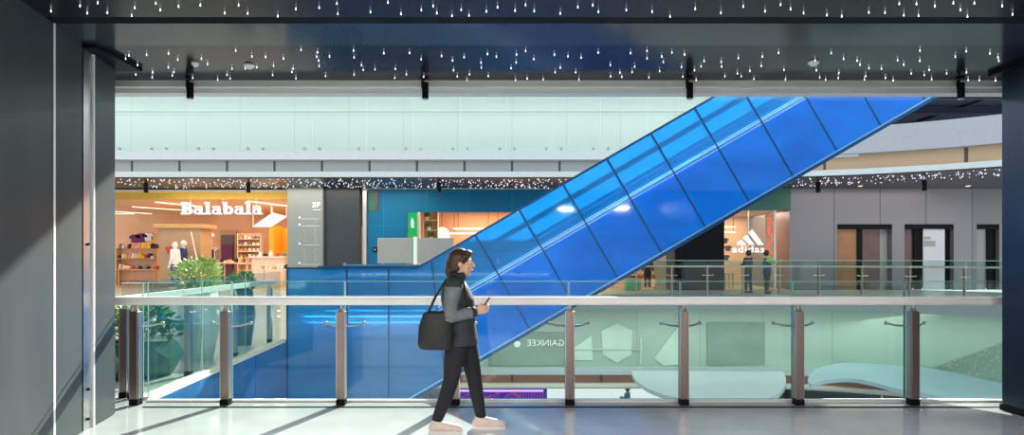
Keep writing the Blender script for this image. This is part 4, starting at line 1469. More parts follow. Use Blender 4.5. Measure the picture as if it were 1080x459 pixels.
for q, px in enumerate((466, 490, 515)):
    t = thing('track_spot', ['left track spot on the teal shop ceiling', 'middle track spot on the teal shop ceiling', 'right track spot on the teal shop ceiling'][q], 'spotlight', (ax(px, 30.5), 30.5, 4.0))
    obj('lamp_body', tube(bmesh.new(), (0, 0, -0.08), (0.05, -0.08, -0.26), 0.06, 10), M['black'], t)
    obj('mount', tube(bmesh.new(), (0, 0, 0), (0, 0, -0.12), 0.02, 8), M['black'], t)

# --- right part: open shop with green bin, black pier, sports shop
t = thing('storage_bin', 'green bin standing at the shop entrance under the enclosure edge', 'bin', (0, 0, 0))
Yb = 28.0
bm = bmesh.new()
xc = ax(668, Yb)
loft(bm, [((xc, Yb + 0.3, 0.02), 0.30, 0.26), ((xc, Yb + 0.3, 0.55), 0.35, 0.3)], 4)
bm.free()
obj('bin_body', B(ax(660.5, Yb), ax(676, Yb), Yb, Yb + 0.5, 0.03, az(295.5, Yb), bev=0.03), M['green_bin'], t)
obj('rim', B(ax(660, Yb), ax(676.5, Yb), Yb - 0.03, Yb + 0.53, az(296.5, Yb), az(295, Yb), bev=0.01), M['green_bin'], t)
simple_figure('mannequin', 'dark clothed mannequin in the shop right of the green bin', 'mannequin', ax(683, 29.2), 29.2, 1.65, -PI / 2, 'dark_cloth', 'dark_cloth', 'mannequin')
a = table('shop table with goods behind the green bin', 645, 700, 293, 30.5, 0.8)
goods(a[0] + .1, a[1] - .1, 30.9, a[2], 8, '', 'the table behind the green bin', ['dark_cloth', 'red_cloth', 'wood', 'pink_cloth'])
struct('pillar_tan', B(fx(692), fx(702), F - 0.1, F + 0.3, 0, TOPZ), M['tan_board'], 'slim tan pier left of the black shop pier', 'pillar')
struct('pillar_brown', B(fx(702), fx(712), F - 0.1, F + 0.3, 0, TOPZ), M['umber'], 'dark brown pier beside the black shop pier', 'pillar')
struct('pillar_black', B(fx(712), fx(761.5), F - 0.3, F + 3.0, 0, TOPZ), M['black'], 'wide black pier left of the sports shop', 'pillar')
struct('wall_sport_back', B(fx(712), fx(833), 33.8, 34.0, 0, 4.6), M['peach'])
struct('wall_sport_side', B(fx(832.5), fx(834.5), F - 0.02, 34, 0, TOPZ), M['lobby_panel'])
struct('ceiling_sport', B(fx(761), fx(833), F + 0.05, 34, 3.75, 4.0), M['peach2'])
struct('floor_sport', B(fx(761), fx(833), F + 0.05, 34, -0.02, 0.012), M['wood_floor'])
struct('wall_sport_header', B(fx(712), fx(833), F - 0.1, F + 0.1, fz(222), TOPZ), M['green_dark'], 'dark green header above the sports shop', 'wall')
struct('trim_15', B(fx(760), fx(788), F - 0.13, F - 0.1, fz(222), fz(199)), M['teal_dark'])
# sports shop glass and sign
t = thing('shop_window', 'clear shop window of the sports shop carrying the white logo', 'window', (0, 0, 0))
obj('glass_pane', B(fx(762), fx(816), F, F + 0.015, 0.02, fz(222)), M['glass'], t)
obj('mullion', B(fx(789), fx(789.8), F - 0.02, F + 0.03, 0.0, fz(222)), M['steel'], t)
obj('jamb', B(fx(816), fx(818), F - 0.04, F + 0.06, 0.0, fz(222)), M['cream'], t)
lg = thing('logo_sign', 'white three bar logo with lowercase lettering on the sports shop window', 'sign', (0, 0, 0))
Yl = F - 0.12
bars = [[(777.4, 258.4), (777.4, 256.2), (781.6, 252.9), (787.6, 258.4)], [(783.6, 250.8), (787.6, 247.6), (796.0, 258.4), (791.0, 258.4)], [(789.8, 245.4), (793.6, 241.8), (805.6, 258.4), (799.4, 258.4)]]
for bpts in bars:
    obj('stripe', extrude_poly(bmesh.new(), [(ax(x, Yl), Yl, az(y, Yl)) for x, y in bpts], (0, 0.05, 0)), M['sign_white'], lg)
tm = text_mesh('adidas', 1.0, 0.03, 0.012, 'LEFT', 1.12)
fit(tm, ax(772.5, Yl), ax(806.5, Yl), az(266.5, Yl), az(259.3, Yl), Yl + 0.03)
obj('lettering', tm, M['sign_white'], lg)
bm = bmesh.new()
for px in (780, 790, 800):
    tube(bm, (ax(px, Yl), Yl + 0.03, az(256, Yl)), (ax(px, Yl), F, az(256, Yl)), 0.02, 6)
obj('standoff', bm, M['steel'], lg)
# red neon squiggle
t = thing('neon_sign', 'red neon loop sign on the right inside wall of the sports shop', 'sign', (0, 0, 0))
def loop(bm, pts, Y, r=0.035):
    P3 = [at(x, y, Y) for x, y in pts]
    for a, b in zip(P3, P3[1:]):
        tube(bm, a, b, r, 6)
        ball(bm, b, r, 6)
Yn = F + 0.5
bm = bmesh.new()
loop(bm, [(809, 230), (816.5, 231)], Yn)
loop(bm, [(810, 240), (811, 235), (814.5, 234), (816, 238), (815.5, 246), (813, 249), (810.5, 246), (810, 240)], Yn)
loop(bm, [(815, 252), (811, 257), (808.5, 262), (812, 266), (816, 270)], Yn)
loop(bm, [(809, 275), (815, 279), (812, 286), (809, 292)], Yn)
obj('neon_tube', bm, M['red_neon'], t)
obj('backing', B(ax(807.5, Yn), ax(818, Yn), Yn + 0.06, Yn + 0.1, az(296, Yn), az(226, Yn)), M['peach'], t)
for q, (pa, pb, py) in enumerate(((762.5, 776, 240), (762.5, 776, 245.5))):
    t = thing('linear_light', ['upper short linear lamp in the sports shop', 'lower short linear lamp in the sports shop'][q], 'light', (0, 0, 0))
    Y = 31.5 - 0.5 * q
    obj('diffuser', B(ax(pa, Y), ax(pb, Y), Y, Y + 0.2, az(py, Y), az(py - 1.3, Y)), M['strip'], t)
    bm = bmesh.new()
    for pp in (pa + 2, pb - 2):
        tube(bm, (ax(pp, Y), Y + 0.1, az(py, Y)), (ax(pp, Y), Y + 0.1, 3.75), 0.012, 6)
    obj('cable', bm, M['black'], t)
a = table('dark goods table inside the sports shop window', 763, 776, 288, 30.0, 0.7)
for q, (px, py) in enumerate(((765, 254), (768, 262), (766, 272))):
    tshirt(['dark shirt hanging highest in the sports shop window', 'dark shirt hanging in the middle of the sports shop window', 'dark shirt hanging lowest in the sports shop window'][q], px, py, 0.22, 'dark_cloth', 30.6)
simple_figure('person', 'person in dark clothes with long sleeves standing left before the sports shop logo', 'person', ax(789, 26.3), 26.3, 1.80, PI / 2 + 0.6, 'dark_cloth', 'dark_cloth', 'skin', 'hair_black', 2)
tp = simple_figure('person', 'person in dark vest with lime sleeves reaching right before the sports shop', 'person', ax(809, 26.0), 26.0, 1.80, 0.25, 'green_cloth', 'dark_cloth', 'skin', 'hair_black', 1)
bm = loft(bmesh.new(), [((0, 0, 0.83), 0.155, 0.205), ((0, 0, 1.08), 0.14, 0.18), ((0, 0, 1.33), 0.16, 0.205), ((0, 0, 1.48), 0.10, 0.16)])
obj('vest', bm, M['navy'], tp, True)
tag(bpy.data.objects[tp.name], 'person in dark navy vest with lime sleeves reaching right before the sports shop')

# ------------------------------------------------------------------ right lobby wall with door openings
bm = bmesh.new()
xs_ = [834.5, 883, 941, 954, 1006, 1030, 1054]
def lob(pa, pb, z0, z1):
    box(bm, fx(pa), fx(pb), F, F + 0.4, z0, z1)
lob(834.5, 883, 0, TOPZ)
lob(941, 954, 0, TOPZ)
lob(1006, 1030, 0, TOPZ)
lob(1054, 1150, 0, TOPZ)
zh = fz(236.5)
lob(883, 941, zh, TOPZ)
lob(954, 1006, zh, TOPZ)
lob(1030, 1054, zh, TOPZ)
struct('wall_lobby', bm, M['lobby_panel'], 'grey metal panelled wall with lift openings at the far right', 'wall')
struct('wall_lobby_back', B(fx(834.6), fx(1150), F + 1.6, F + 1.8, 0, 4.6), M['umber'])
def lift_door(name, label, pa, pb, leaves):
    t = thing(name, label, 'door', (0, 0, 0))
    t['kind'] = 'structure'
    obj('head_panel', B(fx(pa), fx(pb), F + 0.02, F + 0.38, fz(241.5), zh), M['black'], t)
    for a, b, m, yy in leaves:
        obj('door_leaf', B(fx(a), fx(b), F + yy, F + yy + 0.05, 0, fz(241.6)), M[m], t)
    return t
lift_door('door_1', 'first lobby opening with brown left leaf beside the sports shop', 883.2, 940.8, [(883.5, 906, 'brown_door', 0.2), (906, 911.5, 'black', 0.15), (911.5, 932, 'umber', 0.3), (932, 940.5, 'grey_board', 0.34)])
d = lift_door('door_2', 'second lobby opening with pale lilac leaf and dark notices', 954.2, 1005.8, [(954.5, 967, 'umber', 0.3), (967, 975, 'black', 0.2), (975.3, 998, 'pale_door', 0.1), (998.2, 1005.6, 'black', 0.25)])
bm = B(fx(976), fx(983), F + 0.08, F + 0.1, fz(252.5), fz(249.5))
box(bm, fx(976), fx(988), F + 0.08, F + 0.1, fz(260), fz(254))
obj('notice_plate', bm, M['grey_board'], d)
lift_door('door_3', 'third lobby opening with dark grey leaf by the right pillar', 1030.2, 1053.8, [(1030.5, 1045, 'grey_board', 0.3), (1045, 1053.5, 'black', 0.2)])
# little downlights
for q, px in enumerate((902, 1014)):
    t = thing('downlight', ['round downlight in the lobby soffit above the first opening', 'round downlight in the lobby soffit above the third opening'][q], 'light', (ax(px, 28), 27.6, TOPZ))
    obj('trim_ring', tube(bmesh.new(), (0, 0, 0), (0, 0, -0.02), 0.12, 14), M['steel'], t)
    obj('diffuser', tube(bmesh.new(), (0, 0, -0.02), (0, 0, -0.03), 0.09, 14), M['strip'], t)
# small black spotlights hanging from the far soffit
for q, px in enumerate((154, 262, 463, 863, 975)):
    Y = 25.6 if px < 900 else 24.9
    lab = ['small black spotlight on the far soffit at the start of the lettering shop', 'small black spotlight on the far soffit above the last letters', 'small black spotlight on the far soffit above the teal header', 'small black spotlight on the far soffit left of the first lobby opening', 'small black spotlight on the far soffit above the pale lilac leaf'][q]
    t = thing('spotlight', lab, 'spotlight', (ax(px, Y), Y, TOPZ))
    obj('lamp_body', tube(bmesh.new(), (0, 0, -0.1), (0, 0, -0.52), 0.09, 12), M['black'], t)
    obj('mount', tube(bmesh.new(), (0, 0, 0), (0, 0, -0.12), 0.03, 8), M['black'], t)

# ------------------------------------------------------------------ lower level seen through the glass
WL = struct('wall_lower', strip(-26, 21.2, 0.6, 0.8, az(389, 25.6), -0.25), M['mint_panel'], 'pale mint glazed facade below the far gallery floor', 'wall')
struct('trim_16', strip(-26, 21.2, 0.3, 0.8, az(395.5, 25.3), az(388, 25.3)), M['ledge'], 'pale ledge under the mint facade', 'trim')
struct('wall_lower_bulkhead', strip(-26, 21.2, 0.6, 0.75, az(406, 25.6), az(395, 25.6)), M['terracotta'], 'terracotta recess panels below the mint facade', 'bulkhead')
struct('trim_17', strip(-26, 21.2, 0.2, 0.7, az(408.5, 25.2), az(405.5, 25.2)), M['cream'], 'pale trim under the terracotta recess', 'trim')
struct('floor_lower', B(-30, 30, 6.8, 40, -6.0, -5.7), M['stone'], 'pale floor of the storey below', 'floor')
struct('ceiling_lower', strip(-26, 21.2, 0.4, 6, az(408.6, 25.2) - 0.1, az(408.6, 25.2)), M['slab_white'])
# reflections in the mint facade, modelled as flat coloured pieces
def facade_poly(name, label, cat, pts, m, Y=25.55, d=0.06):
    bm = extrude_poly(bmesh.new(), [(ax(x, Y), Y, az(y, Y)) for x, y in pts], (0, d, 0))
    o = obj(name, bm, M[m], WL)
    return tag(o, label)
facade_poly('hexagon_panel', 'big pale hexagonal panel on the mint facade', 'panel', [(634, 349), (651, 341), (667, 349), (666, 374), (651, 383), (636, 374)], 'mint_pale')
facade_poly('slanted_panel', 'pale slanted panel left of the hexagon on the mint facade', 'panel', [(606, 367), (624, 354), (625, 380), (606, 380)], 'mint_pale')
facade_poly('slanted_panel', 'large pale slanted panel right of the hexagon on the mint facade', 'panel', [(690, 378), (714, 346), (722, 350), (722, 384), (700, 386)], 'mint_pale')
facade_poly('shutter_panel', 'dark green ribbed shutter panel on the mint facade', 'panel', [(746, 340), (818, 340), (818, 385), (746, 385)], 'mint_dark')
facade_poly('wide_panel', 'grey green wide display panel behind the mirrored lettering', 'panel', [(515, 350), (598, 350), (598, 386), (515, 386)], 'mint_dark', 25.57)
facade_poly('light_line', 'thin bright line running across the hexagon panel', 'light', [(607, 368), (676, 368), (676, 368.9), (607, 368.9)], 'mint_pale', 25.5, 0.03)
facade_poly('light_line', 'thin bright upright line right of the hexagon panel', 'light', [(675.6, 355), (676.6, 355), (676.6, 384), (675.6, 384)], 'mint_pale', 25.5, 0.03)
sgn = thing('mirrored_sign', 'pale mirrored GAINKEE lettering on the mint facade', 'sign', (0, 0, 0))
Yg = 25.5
tm = text_mesh('GAINKEE', 1.0, 0.015, 0.0)  # glowing letters stand in for a sign reflected in the glass
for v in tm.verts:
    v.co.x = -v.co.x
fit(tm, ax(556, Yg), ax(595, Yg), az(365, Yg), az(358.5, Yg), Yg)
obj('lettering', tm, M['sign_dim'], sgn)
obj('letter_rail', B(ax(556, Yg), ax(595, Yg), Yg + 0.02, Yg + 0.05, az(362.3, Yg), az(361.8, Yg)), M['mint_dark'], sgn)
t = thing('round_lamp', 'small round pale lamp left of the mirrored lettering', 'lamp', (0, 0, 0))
p = at(545.5, 363, 25.2)  # reflected spot, modelled as a glowing ball
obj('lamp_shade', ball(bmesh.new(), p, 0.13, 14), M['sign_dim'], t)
obj('bracket', tube(bmesh.new(), p, p + Vector((0.12, 0.33, 0)), 0.03, 6), M['white'], t)
# curved ledges sweeping out over the storey below
def ledge(name, label, pts, z, m, thick=0.14):
    bm = bmesh.new()
    out = []
    for x, y in pts:
        Y = FPX * (EYE - z) / (y - HY)
        out.append((ax(x, Y), Y, z - thick))
    extrude_poly(bm, out, (0, 0, thick))
    return tag(obj(name, bm, M[m]), label, 'ledge', None, 'structure')
def spline(pts, n=6):
    r = []
    for i in range(len(pts) - 1):
        p0, p1, p2, p3 = pts[max(0, i - 1)], pts[i], pts[i + 1], pts[min(len(pts) - 1, i + 2)]
        for k in range(n):
            t_ = k / n
            r.append(tuple(0.5 * (2 * p1[a] + (p2[a] - p0[a]) * t_ + (2 * p0[a] - 5 * p1[a] + 4 * p2[a] - p3[a]) * t_ ** 2 + (3 * p1[a] - p0[a] - 3 * p2[a] + p3[a]) * t_ ** 3) for a in (0, 1)))
    r.append(pts[-1])
    return r
ledge('curved_ledge', 'pale curved balcony ledge below the mint facade in the middle', spline([(666, 391), (667.5, 396), (673, 403), (688, 412), (712, 419), (750, 423), (795, 423), (818, 417), (827, 409), (829, 400), (826, 392)]), -3.0, 'ledge')
ledge('curved_ledge', 'pale blue curved balcony ledge sweeping to the right pillar', spline([(852, 400), (856, 393), (868, 387), (890, 382.5), (915, 381), (945, 383), (985, 389), (1020, 396), (1056, 405), (1100, 416), (1100, 424), (1040, 420), (985, 416), (945, 409.5), (920, 403), (895, 399), (870, 401), (858, 405), (853, 404)]), -2.7, 'ledge_blue')
# lit shops of the lower storey
struct('wall_shop_lower', B(-20, 24, 28.6, 28.8, -5.7, -3.95), M['grey_panel'])
t = thing('lit_shop', 'bright white lit shopfront on the lower storey', 'shopfront', (0, 0, 0))
Yw = 28.0
for a, b in ((577, 645), (645.5, 688), (688.5, 730)):
    obj('lit_panel', B(ax(a, Yw), ax(b, Yw), Yw, Yw + 0.05, -5.7, az(404, Yw)), M['white_screen'], t)
obj('frame', B(ax(577, Yw), ax(730, Yw), Yw + 0.05, Yw + 0.2, -5.7, az(403, Yw)), M['white'], t)
t = thing('display_window', 'violet glowing display window on the lower storey behind the walking person', 'display', (0, 0, 0))
obj('screen', B(ax(478, Yw), ax(576, Yw), Yw, Yw + 0.08, -5.7, az(406, Yw)), M['purple_screen'], t)
obj('light_line', B(ax(478, Yw), ax(573, Yw), Yw - 0.06, Yw, az(413, Yw), az(411.4, Yw)), M['violet_line'], t)
rng = random.Random(4)
bm = bmesh.new()
for i in range(60):
    x = ax(rng.uniform(482, 545), Yw)
    z = rng.uniform(az(421, Yw), az(413.5, Yw))
    box(bm, x, x + rng.uniform(0.05, 0.25), Yw - 0.06, Yw, z, z + 0.05)
for i in range(10):
    x = ax(545 + i * 3, Yw)
    box(bm, x, x + 0.05, Yw - 0.06, Yw, az(421, Yw), az(414, Yw))
obj('light_specks', bm, M['magenta_line'], t)
obj('frame', B(ax(477, Yw), ax(577, Yw), Yw + 0.08, Yw + 0.2, -5.7, az(405, Yw)), M['charcoal'], t)
simple_figure('person', 'person in teal standing before the bright white lower shopfront', 'person', ax(661.5, 26.8), 26.8, 1.6, 2.6, 'teal_cloth', 'teal_cloth', 'skin', 'hair_black', 2, None, -5.7)
t = thing('shop_banner', 'dark lower shop fascia with red and white marks under the blue ledge', 'banner', (0, 0, 0))
obj('board', B(ax(832, Yw), ax(960, Yw), Yw, Yw + 0.1, -5.7, az(407, Yw)), M['charcoal'], t)
rng = random.Random(14)
bm = bmesh.new()
for i in range(9):
    x = ax(930 + i * 2.8, Yw)
    box(bm, x, x + 0.07, Yw - 0.05, Yw, az(418, Yw), az(412 + rng.uniform(0, 2), Yw))
obj('mark', bm, M['red_cloth'], t)
obj('white_bar', B(ax(928.5, Yw), ax(930, Yw), Yw - 0.06, Yw, az(420, Yw), az(410, Yw)), M['white'], t)
# warm pinpoint lights at right below, on a slanted screen that follows the curved facade
def on_facade(px, py, off):
    Y = 25.0
    for _ in range(40):
        Y = 0.5 * Y + 0.5 * (far_y(ax(px, Y)) + off)
    return at(px, py, Y)


bm = bmesh.new()
cols = []
for k in range(9):
    px = 988 + (1070 - 988) * k / 8
    tp, bt = 387 - 29 * k / 8, 391 + 13 * k / 8
    cols.append([bm.verts.new(on_facade(px, tp, 0.52)), bm.verts.new(on_facade(px, bt, 0.52)), bm.verts.new(on_facade(px, bt, 0.58)), bm.verts.new(on_facade(px, tp, 0.58))])
for a, b in zip(cols, cols[1:]):
    for k in range(4):
        bm.faces.new((a[k], a[(k + 1) % 4], b[(k + 1) % 4], b[k]))
bm.faces.new(cols[0])
bm.faces.new(list(reversed(cols[-1])))
tag(obj('slanted_screen', bm, M['mint_dark'], WL), 'grey green slanted screen behind the warm pinpoint lights')
rng = random.Random(9)
bm = bmesh.new()
for i in range(90):
    px = rng.uniform(994, 1068)
    u = (px - 988) / 82
    p = on_facade(px, rng.uniform(387 - 29 * u, 391 + 11 * u), 0.44)
    bmesh.ops.create_icosphere(bm, subdivisions=1, radius=rng.uniform(0.010, 0.022), matrix=Matrix.Translation(p))
tag(obj('curtain_fairy_lights', bm, M['spark_warm']), 'warm pinpoint lights hanging on the mint facade at the lower right', 'fairy lights', None, 'stuff')

# ------------------------------------------------------------------ walking person
OX, OY = ax(487, 5.33), 5.33
pp = thing('person', 'person striding right in dark jacket with grey sleeves and pale sneakers, looking at a phone', 'person', (OX, OY, 0))
V = Vector
H = V((0.0, 0, 1.452))
rear_hip, rear_knee, rear_ank = V((-0.03, -0.085, 0.84)), V((-0.085, -0.085, 0.45)), V((-0.20, -0.08, 0.095))
fr_hip, fr_knee, fr_ank = V((0.01, 0.085, 0.84)), V((0.10, 0.085, 0.46)), V((0.16, 0.08, 0.085))
shN, elN, wrN = V((-0.055, -0.165, 1.265)), V((-0.085, -0.215, 1.015)), V((0.125, -0.135, 1.045))
shF, elF, wrF = V((-0.055, 0.165, 1.265)), V((-0.06, 0.215, 1.015)), V((0.12, 0.09, 1.03))
bm = bmesh.new()
# head: skull, jaw, nose, brow, chin, ears
ball(bm, H + V((-0.012, 0, 0.025)), 0.092, 20, (1.05, 0.82, 1.0))
ball(bm, H + V((0.022, 0, -0.035)), 0.070, 18, (0.95, 0.82, 1.05))
ball(bm, H + V((0.050, 0, -0.088)), 0.026, 12, (1, 1.1, 0.9))
chain(bm, [(H + V((0.084, 0, 0.012)), 0.009), (H + V((0.104, 0, -0.022)), 0.014)], 10)
for s in (-1, 1):
    ball(bm, H + V((0.094, 0.010 * s, -0.026)), 0.010, 8)
    ball(bm, H + V((0.058, 0.040 * s, -0.022)), 0.026, 12)
    ball(bm, H + V((0.070, 0.032 * s, 0.028)), 0.016, 10, (1, 1.5, 0.7))
    ball(bm, H + V((-0.008, 0.078 * s, -0.008)), 0.022, 12, (0.9, 0.45, 1.35))
ball(bm, H + V((0.082, 0, -0.055)), 0.014, 10, (0.8, 1.7, 0.9))
chain(bm, [(H + V((-0.02, 0, -0.075)), 0.050), (V((-0.05, 0, 1.28)), 0.060)])
loft(bm, [(V((0, 0, 0.80)), 0.105, 0.15), (V((-0.005, 0, 0.98)), 0.09, 0.125), (V((-0.03, 0, 1.16)), 0.11, 0.155), (V((-0.05, 0, 1.285)), 0.075, 0.15), (V((-0.05, 0, 1.315)), 0.05, 0.08)])
for hp, kn, an in ((rear_hip, rear_knee, rear_ank), (fr_hip, fr_knee, fr_ank)):
    chain(bm, [(hp, 0.088), (hp.lerp(kn, 0.5), 0.072), (kn, 0.054), (kn.lerp(an, 0.35) + V((-0.012, 0, 0)), 0.050), (an, 0.034)])
chain(bm, [(rear_ank + V((-0.01, 0, -0.04)), 0.032), (rear_ank + V((0.13, 0, -0.062)), 0.028)])
chain(bm, [(fr_ank + V((-0.02, 0, -0.04)), 0.034), (fr_ank + V((0.15, 0, -0.048)), 0.030)])
for sh, el, wr in ((shN, elN, wrN), (shF, elF, wrF)):
    chain(bm, [(sh, 0.052), (el, 0.038), (el.lerp(wr, 0.35), 0.038), (wr, 0.026)])


def hand(bm, wr, fwd, across, palm_n):
    """palm with four curled fingers and an opposed thumb; palm_n points out of the palm"""
    fwd, across, palm_n = fwd.normalized(), across.normalized(), palm_n.normalized()
    c = wr + fwd * 0.05
    for q in (-1.0, -0.33, 0.33, 1.0):
        chain(bm, [(wr + across * 0.012 * q, 0.015), (c + across * 0.026 * q + fwd * 0.03, 0.0125)], 8)
    for q, L in ((-1.5, 0.062), (-0.5, 0.074), (0.5, 0.072), (1.5, 0.058)):
        b0 = c + fwd * 0.035 + across * 0.0185 * q
        b1 = b0 + fwd * L * 0.42 + palm_n * L * 0.12
        b2 = b1 + fwd * L * 0.15 + palm_n * L * 0.34
        b3 = b2 - fwd * L * 0.14 + palm_n * L * 0.22
        chain(bm, [(b0, 0.0095), (b1, 0.0088), (b2, 0.008), (b3, 0.0068)], 8)
    t0 = wr + fwd * 0.022 - across * 0.03
    t1 = t0 + fwd * 0.035 - across * 0.022 + palm_n * 0.014
    t2 = t1 + fwd * 0.03 + palm_n * 0.020 + across * 0.004
    chain(bm, [(t0, 0.013), (t1, 0.0105), (t2, 0.0088)], 8)


hand(bm, wrN, V((0.9, 0.25, 0.2)), V((0, 0.35, -0.95)), V((-0.25, 0.95, 0.2)))
hand(bm, wrF, V((0.9, -0.3, 0.35)), V((0, -0.5, -0.85)), V((-0.2, -0.85, 0.3)))
fuse('body', bm, M['skin'], pp, 0.0048, 3)
# face details
for s in (-1, 1):
    e = obj('eye', ball(bmesh.new(), H + V((0.071, 0.031 * s, 0.008)), 0.0115, 12), M['eye'], pp, True)
    obj('iris', ball(bmesh.new(), H + V((0.0795, 0.031 * s, 0.006)), 0.0055, 10), M['iris'], e, True)
    bm = chain(bmesh.new(), [(H + V((0.082, 0.018 * s, 0.032)), 0.0035), (H + V((0.078, 0.034 * s, 0.036)), 0.004), (H + V((0.066, 0.049 * s, 0.030)), 0.003)], 8)
    obj('eyebrow', bm, M['hair'], pp, True)
bm = chain(bmesh.new(), [(H + V((0.082, -0.020, -0.057)), 0.004), (H + V((0.094, -0.007, -0.054)), 0.0055), (H + V((0.094, 0.007, -0.054)), 0.0055), (H + V((0.082, 0.020, -0.057)), 0.004)], 8)
obj('mouth', bm, M['lip'], pp, True)
# hair: cap of hair, fringe line, knot at the back
bm = bmesh.new()
ball(bm, H + V((-0.022, 0, 0.038)), 0.098, 22, (1.05, 0.87, 0.98))
ball(bm, H + V((-0.055, 0, -0.015)), 0.078, 18, (0.85, 0.92, 1.15))
ball(bm, H + V((0.045, 0, 0.088)), 0.05, 14, (1.0, 1.25, 0.62))
for s in (-1, 1):
    chain(bm, [(H + V((0.03, 0.070 * s, 0.06)), 0.02), (H + V((0.0, 0.078 * s, 0.02)), 0.016)], 10)
chain(bm, [(H + V((-0.09, 0, 0.0)), 0.05), (H + V((-0.11, 0, -0.07)), 0.038), (H + V((-0.10, 0, -0.13)), 0.022)], 12)
fuse('hair', bm, M['hair'], pp, 0.006, 3)
# jacket
bm = bmesh.new()
loft(bm, [(V((-0.01, 0, 0.755)), 0.150, 0.20), (V((-0.01, 0, 0.80)), 0.150, 0.20), (V((-0.015, 0, 0.97)), 0.130, 0.172), (V((-0.035, 0, 1.14)), 0.145, 0.185), (V((-0.055, 0, 1.25)), 0.115, 0.185), (V((-0.055, 0, 1.315)), 0.075, 0.11), (V((-0.05, 0, 1.345)), 0.066, 0.075)], 28)
for sh in (shN, shF):
    ball(bm, sh, 0.075, 16)
jk = fuse('jacket', bm, M['jacket'], pp, 0.007, 4)
bm = loft(bmesh.new(), [(V((-0.045, 0, 1.315)), 0.082, 0.090), (V((-0.035, 0, 1.375)), 0.074, 0.078)], 24)
obj('collar', bm, M['jacket'], jk, True)
bm = loft(bmesh.new(), [(V((-0.012, 0, 0.985)), 0.137, 0.180), (V((-0.012, 0, 1.012)), 0.137, 0.180)], 28)
obj('belt', bm, M['strapm'], jk, True)
for sh, el, wr in ((shN, elN, wrN), (shF, elF, wrF)):
    bm = chain(bmesh.new(), [(sh + V((0, 0, -0.01)), 0.074), (sh.lerp(el, 0.5), 0.066), (el, 0.060), (el.lerp(wr, 0.5), 0.054), (el.lerp(wr, 0.9), 0.046)], 14)
    sv = fuse('sleeve', bm, M['sleeve'], pp, 0.007, 4)
    d = (wr - el).normalized()
    obj('cuff', tube(bmesh.new(), el.lerp(wr, 0.84), el.lerp(wr, 1.0), 0.049, 16, 0.043), M['jacket'], sv, True)
# trousers
bm = bmesh.new()
loft(bm, [(V((-0.005, 0, 0.76)), 0.125, 0.175), (V((0, 0, 0.92)), 0.11, 0.15)], 24)
for hp, kn, an in ((rear_hip, rear_knee, rear_ank), (fr_hip, fr_knee, fr_ank)):
    chain(bm, [(hp, 0.108), (hp.lerp(kn, 0.5), 0.088), (kn, 0.068), (kn.lerp(an, 0.4), 0.062), (an + V((0, 0, 0.035)), 0.048)], 14)
fuse('trousers', bm, M['trousers'], pp, 0.007, 4)
# sneakers
for an, lift in ((rear_ank, 0.012), (fr_ank, 0.0)):
    bm = bmesh.new()
    a = V((an.x, an.y, 0))
    chain(bm, [(a + V((-0.035, 0, 0.052)), 0.042), (a + V((0.05, 0, 0.058)), 0.044), (a + V((0.13, 0, 0.045)), 0.042), (a + V((0.185, 0, 0.038)), 0.034)], 16)
    chain(bm, [(a + V((-0.022, 0, 0.06)), 0.044), (an + V((0, 0, 0.02)), 0.044)], 14)
    s = fuse('shoe', bm, M['shoe'], pp, 0.006, 3)
    out = []
    for k in range(24):
        u = 2 * PI * k / 24
        cx = 0.072 + 0.148 * math.cos(u)
        wy = 0.047 * (1 - 0.12 * math.cos(u)) * math.sin(u)
        out.append((a.x + cx, a.y + wy, 0.0))
    obj('sole', extrude_poly(bmesh.new(), out, (0, 0, 0.03)), M['sole'], s)
    bm = bmesh.new()
    for q in range(4):
        xx = a.x + 0.045 + 0.028 * q
        tube(bm, (xx, a.y - 0.026, 0.097 - 0.007 * q), (xx + 0.012, a.y + 0.026, 0.097 - 0.007 * q), 0.0035, 6)
    obj('laces', bm, M['sole'], s)
# phone in the hand
ph = thing('phone', 'small reddish phone held by the walking person', 'phone', (OX + 0.205, OY - 0.035, 1.10), 0)
bm = B(-0.005, 0.005, -0.036, 0.036, -0.07, 0.07, bev=0.003)
o = obj('phone_case', bm, M['phone'], ph)
s = obj('screen', B(-0.0062, -0.0052, -0.032, 0.032, -0.064, 0.064), M['black'], ph)
ph.rotation_euler = (0, math.radians(35), math.radians(10))
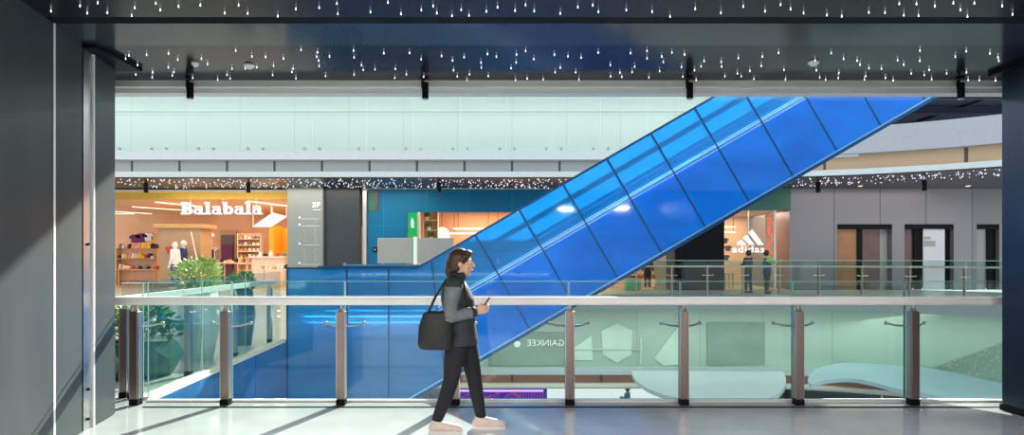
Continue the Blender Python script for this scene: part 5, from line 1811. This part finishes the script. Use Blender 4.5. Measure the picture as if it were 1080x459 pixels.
# shoulder bag
bg = thing('shoulder_bag', 'black bag slung at the hip behind the walking person', 'bag', (OX, OY, 0))
bm = bmesh.new()
loft(bm, [(V((-0.20, -0.22, 0.74)), 0.125, 0.055), (V((-0.205, -0.22, 0.78)), 0.145, 0.075), (V((-0.20, -0.22, 0.93)), 0.140, 0.075), (V((-0.19, -0.22, 1.04)), 0.115, 0.05), (V((-0.18, -0.22, 1.06)), 0.09, 0.03)], 24)
bb = fuse('bag_body', bm, M['bag'], bg, 0.008, 3)
bm = bmesh.new()
chain(bm, [(V((-0.20, -0.262, 1.00)), 0.006), (V((-0.09, -0.262, 0.985)), 0.006)], 6)
obj('zip', bm, M['strapm'], bb)
bm = bmesh.new()
pts = [V((-0.285, -0.215, 1.02)), V((-0.215, -0.20, 1.16)), V((-0.12, -0.12, 1.315)), V((-0.05, -0.075, 1.36)), V((0.04, 0.0, 1.29)), V((0.115, 0.0, 1.18))]
pts = [V((-0.27, -0.215, 1.02)), V((-0.20, -0.205, 1.18)), V((-0.12, -0.155, 1.31)), V((-0.05, -0.13, 1.345)), V((0.03, -0.15, 1.29)), V((0.07, -0.19, 1.14)), V((-0.06, -0.235, 1.03)), V((-0.10, -0.23, 1.02))]
for a, b in zip(pts, pts[1:]):
    d = (b - a)
    u = V((d.z, 0, -d.x)).normalized() * 0.0
    tube(bm, a, b, 0.011, 8)
    ball(bm, b, 0.011, 8)
obj('strap', bm, M['bag'], bg, True)

# ------------------------------------------------------------------ area lamps of shops and halls, and added fills
area('lamp_shop_left', ((-18.5 + fx(308)) / 2, 32.5, 4.15), 9, 6, 380, (1.0, 0.80, 0.60))
area('lamp_shop_teal', ((fx(440) + fx(700)) / 2, 31.5, 3.95), 9, 3.5, 400, (1.0, 0.76, 0.55))
area('lamp_shop_sport', ((fx(761) + fx(833)) / 2, 31.5, 3.72), 3, 3.5, 170, (1.0, 0.74, 0.58))
area('lamp_upper_hall', (-3, 25.6, 9.3), 32, 0.8, 700, (0.95, 1.0, 0.97), (-0.5, 0, 0))
area('lamp_lobby', (17, 26.8, TOPZ - 0.05), 7, 1.5, 110, (1.0, 0.92, 0.86))
area('lamp_walkway', (-10, 27, TOPZ - 0.05), 12, 2, 300, (1.0, 0.88, 0.72))
area('lamp_lower', (4, 24.0, -0.75), 26, 1.2, 180, (0.95, 1.0, 0.92), (-0.35, 0, 0))  # unseen fill added to light the mint facade
for k in range(7):
    area('lamp_near_gallery', (-6 + 2 * k, -0.6 + 0.5 * (k % 2), CEIL - 0.02), 0.5, 0.5, 125, (1.0, 0.95, 0.9))  # unseen fills added to brighten the near rail and posts
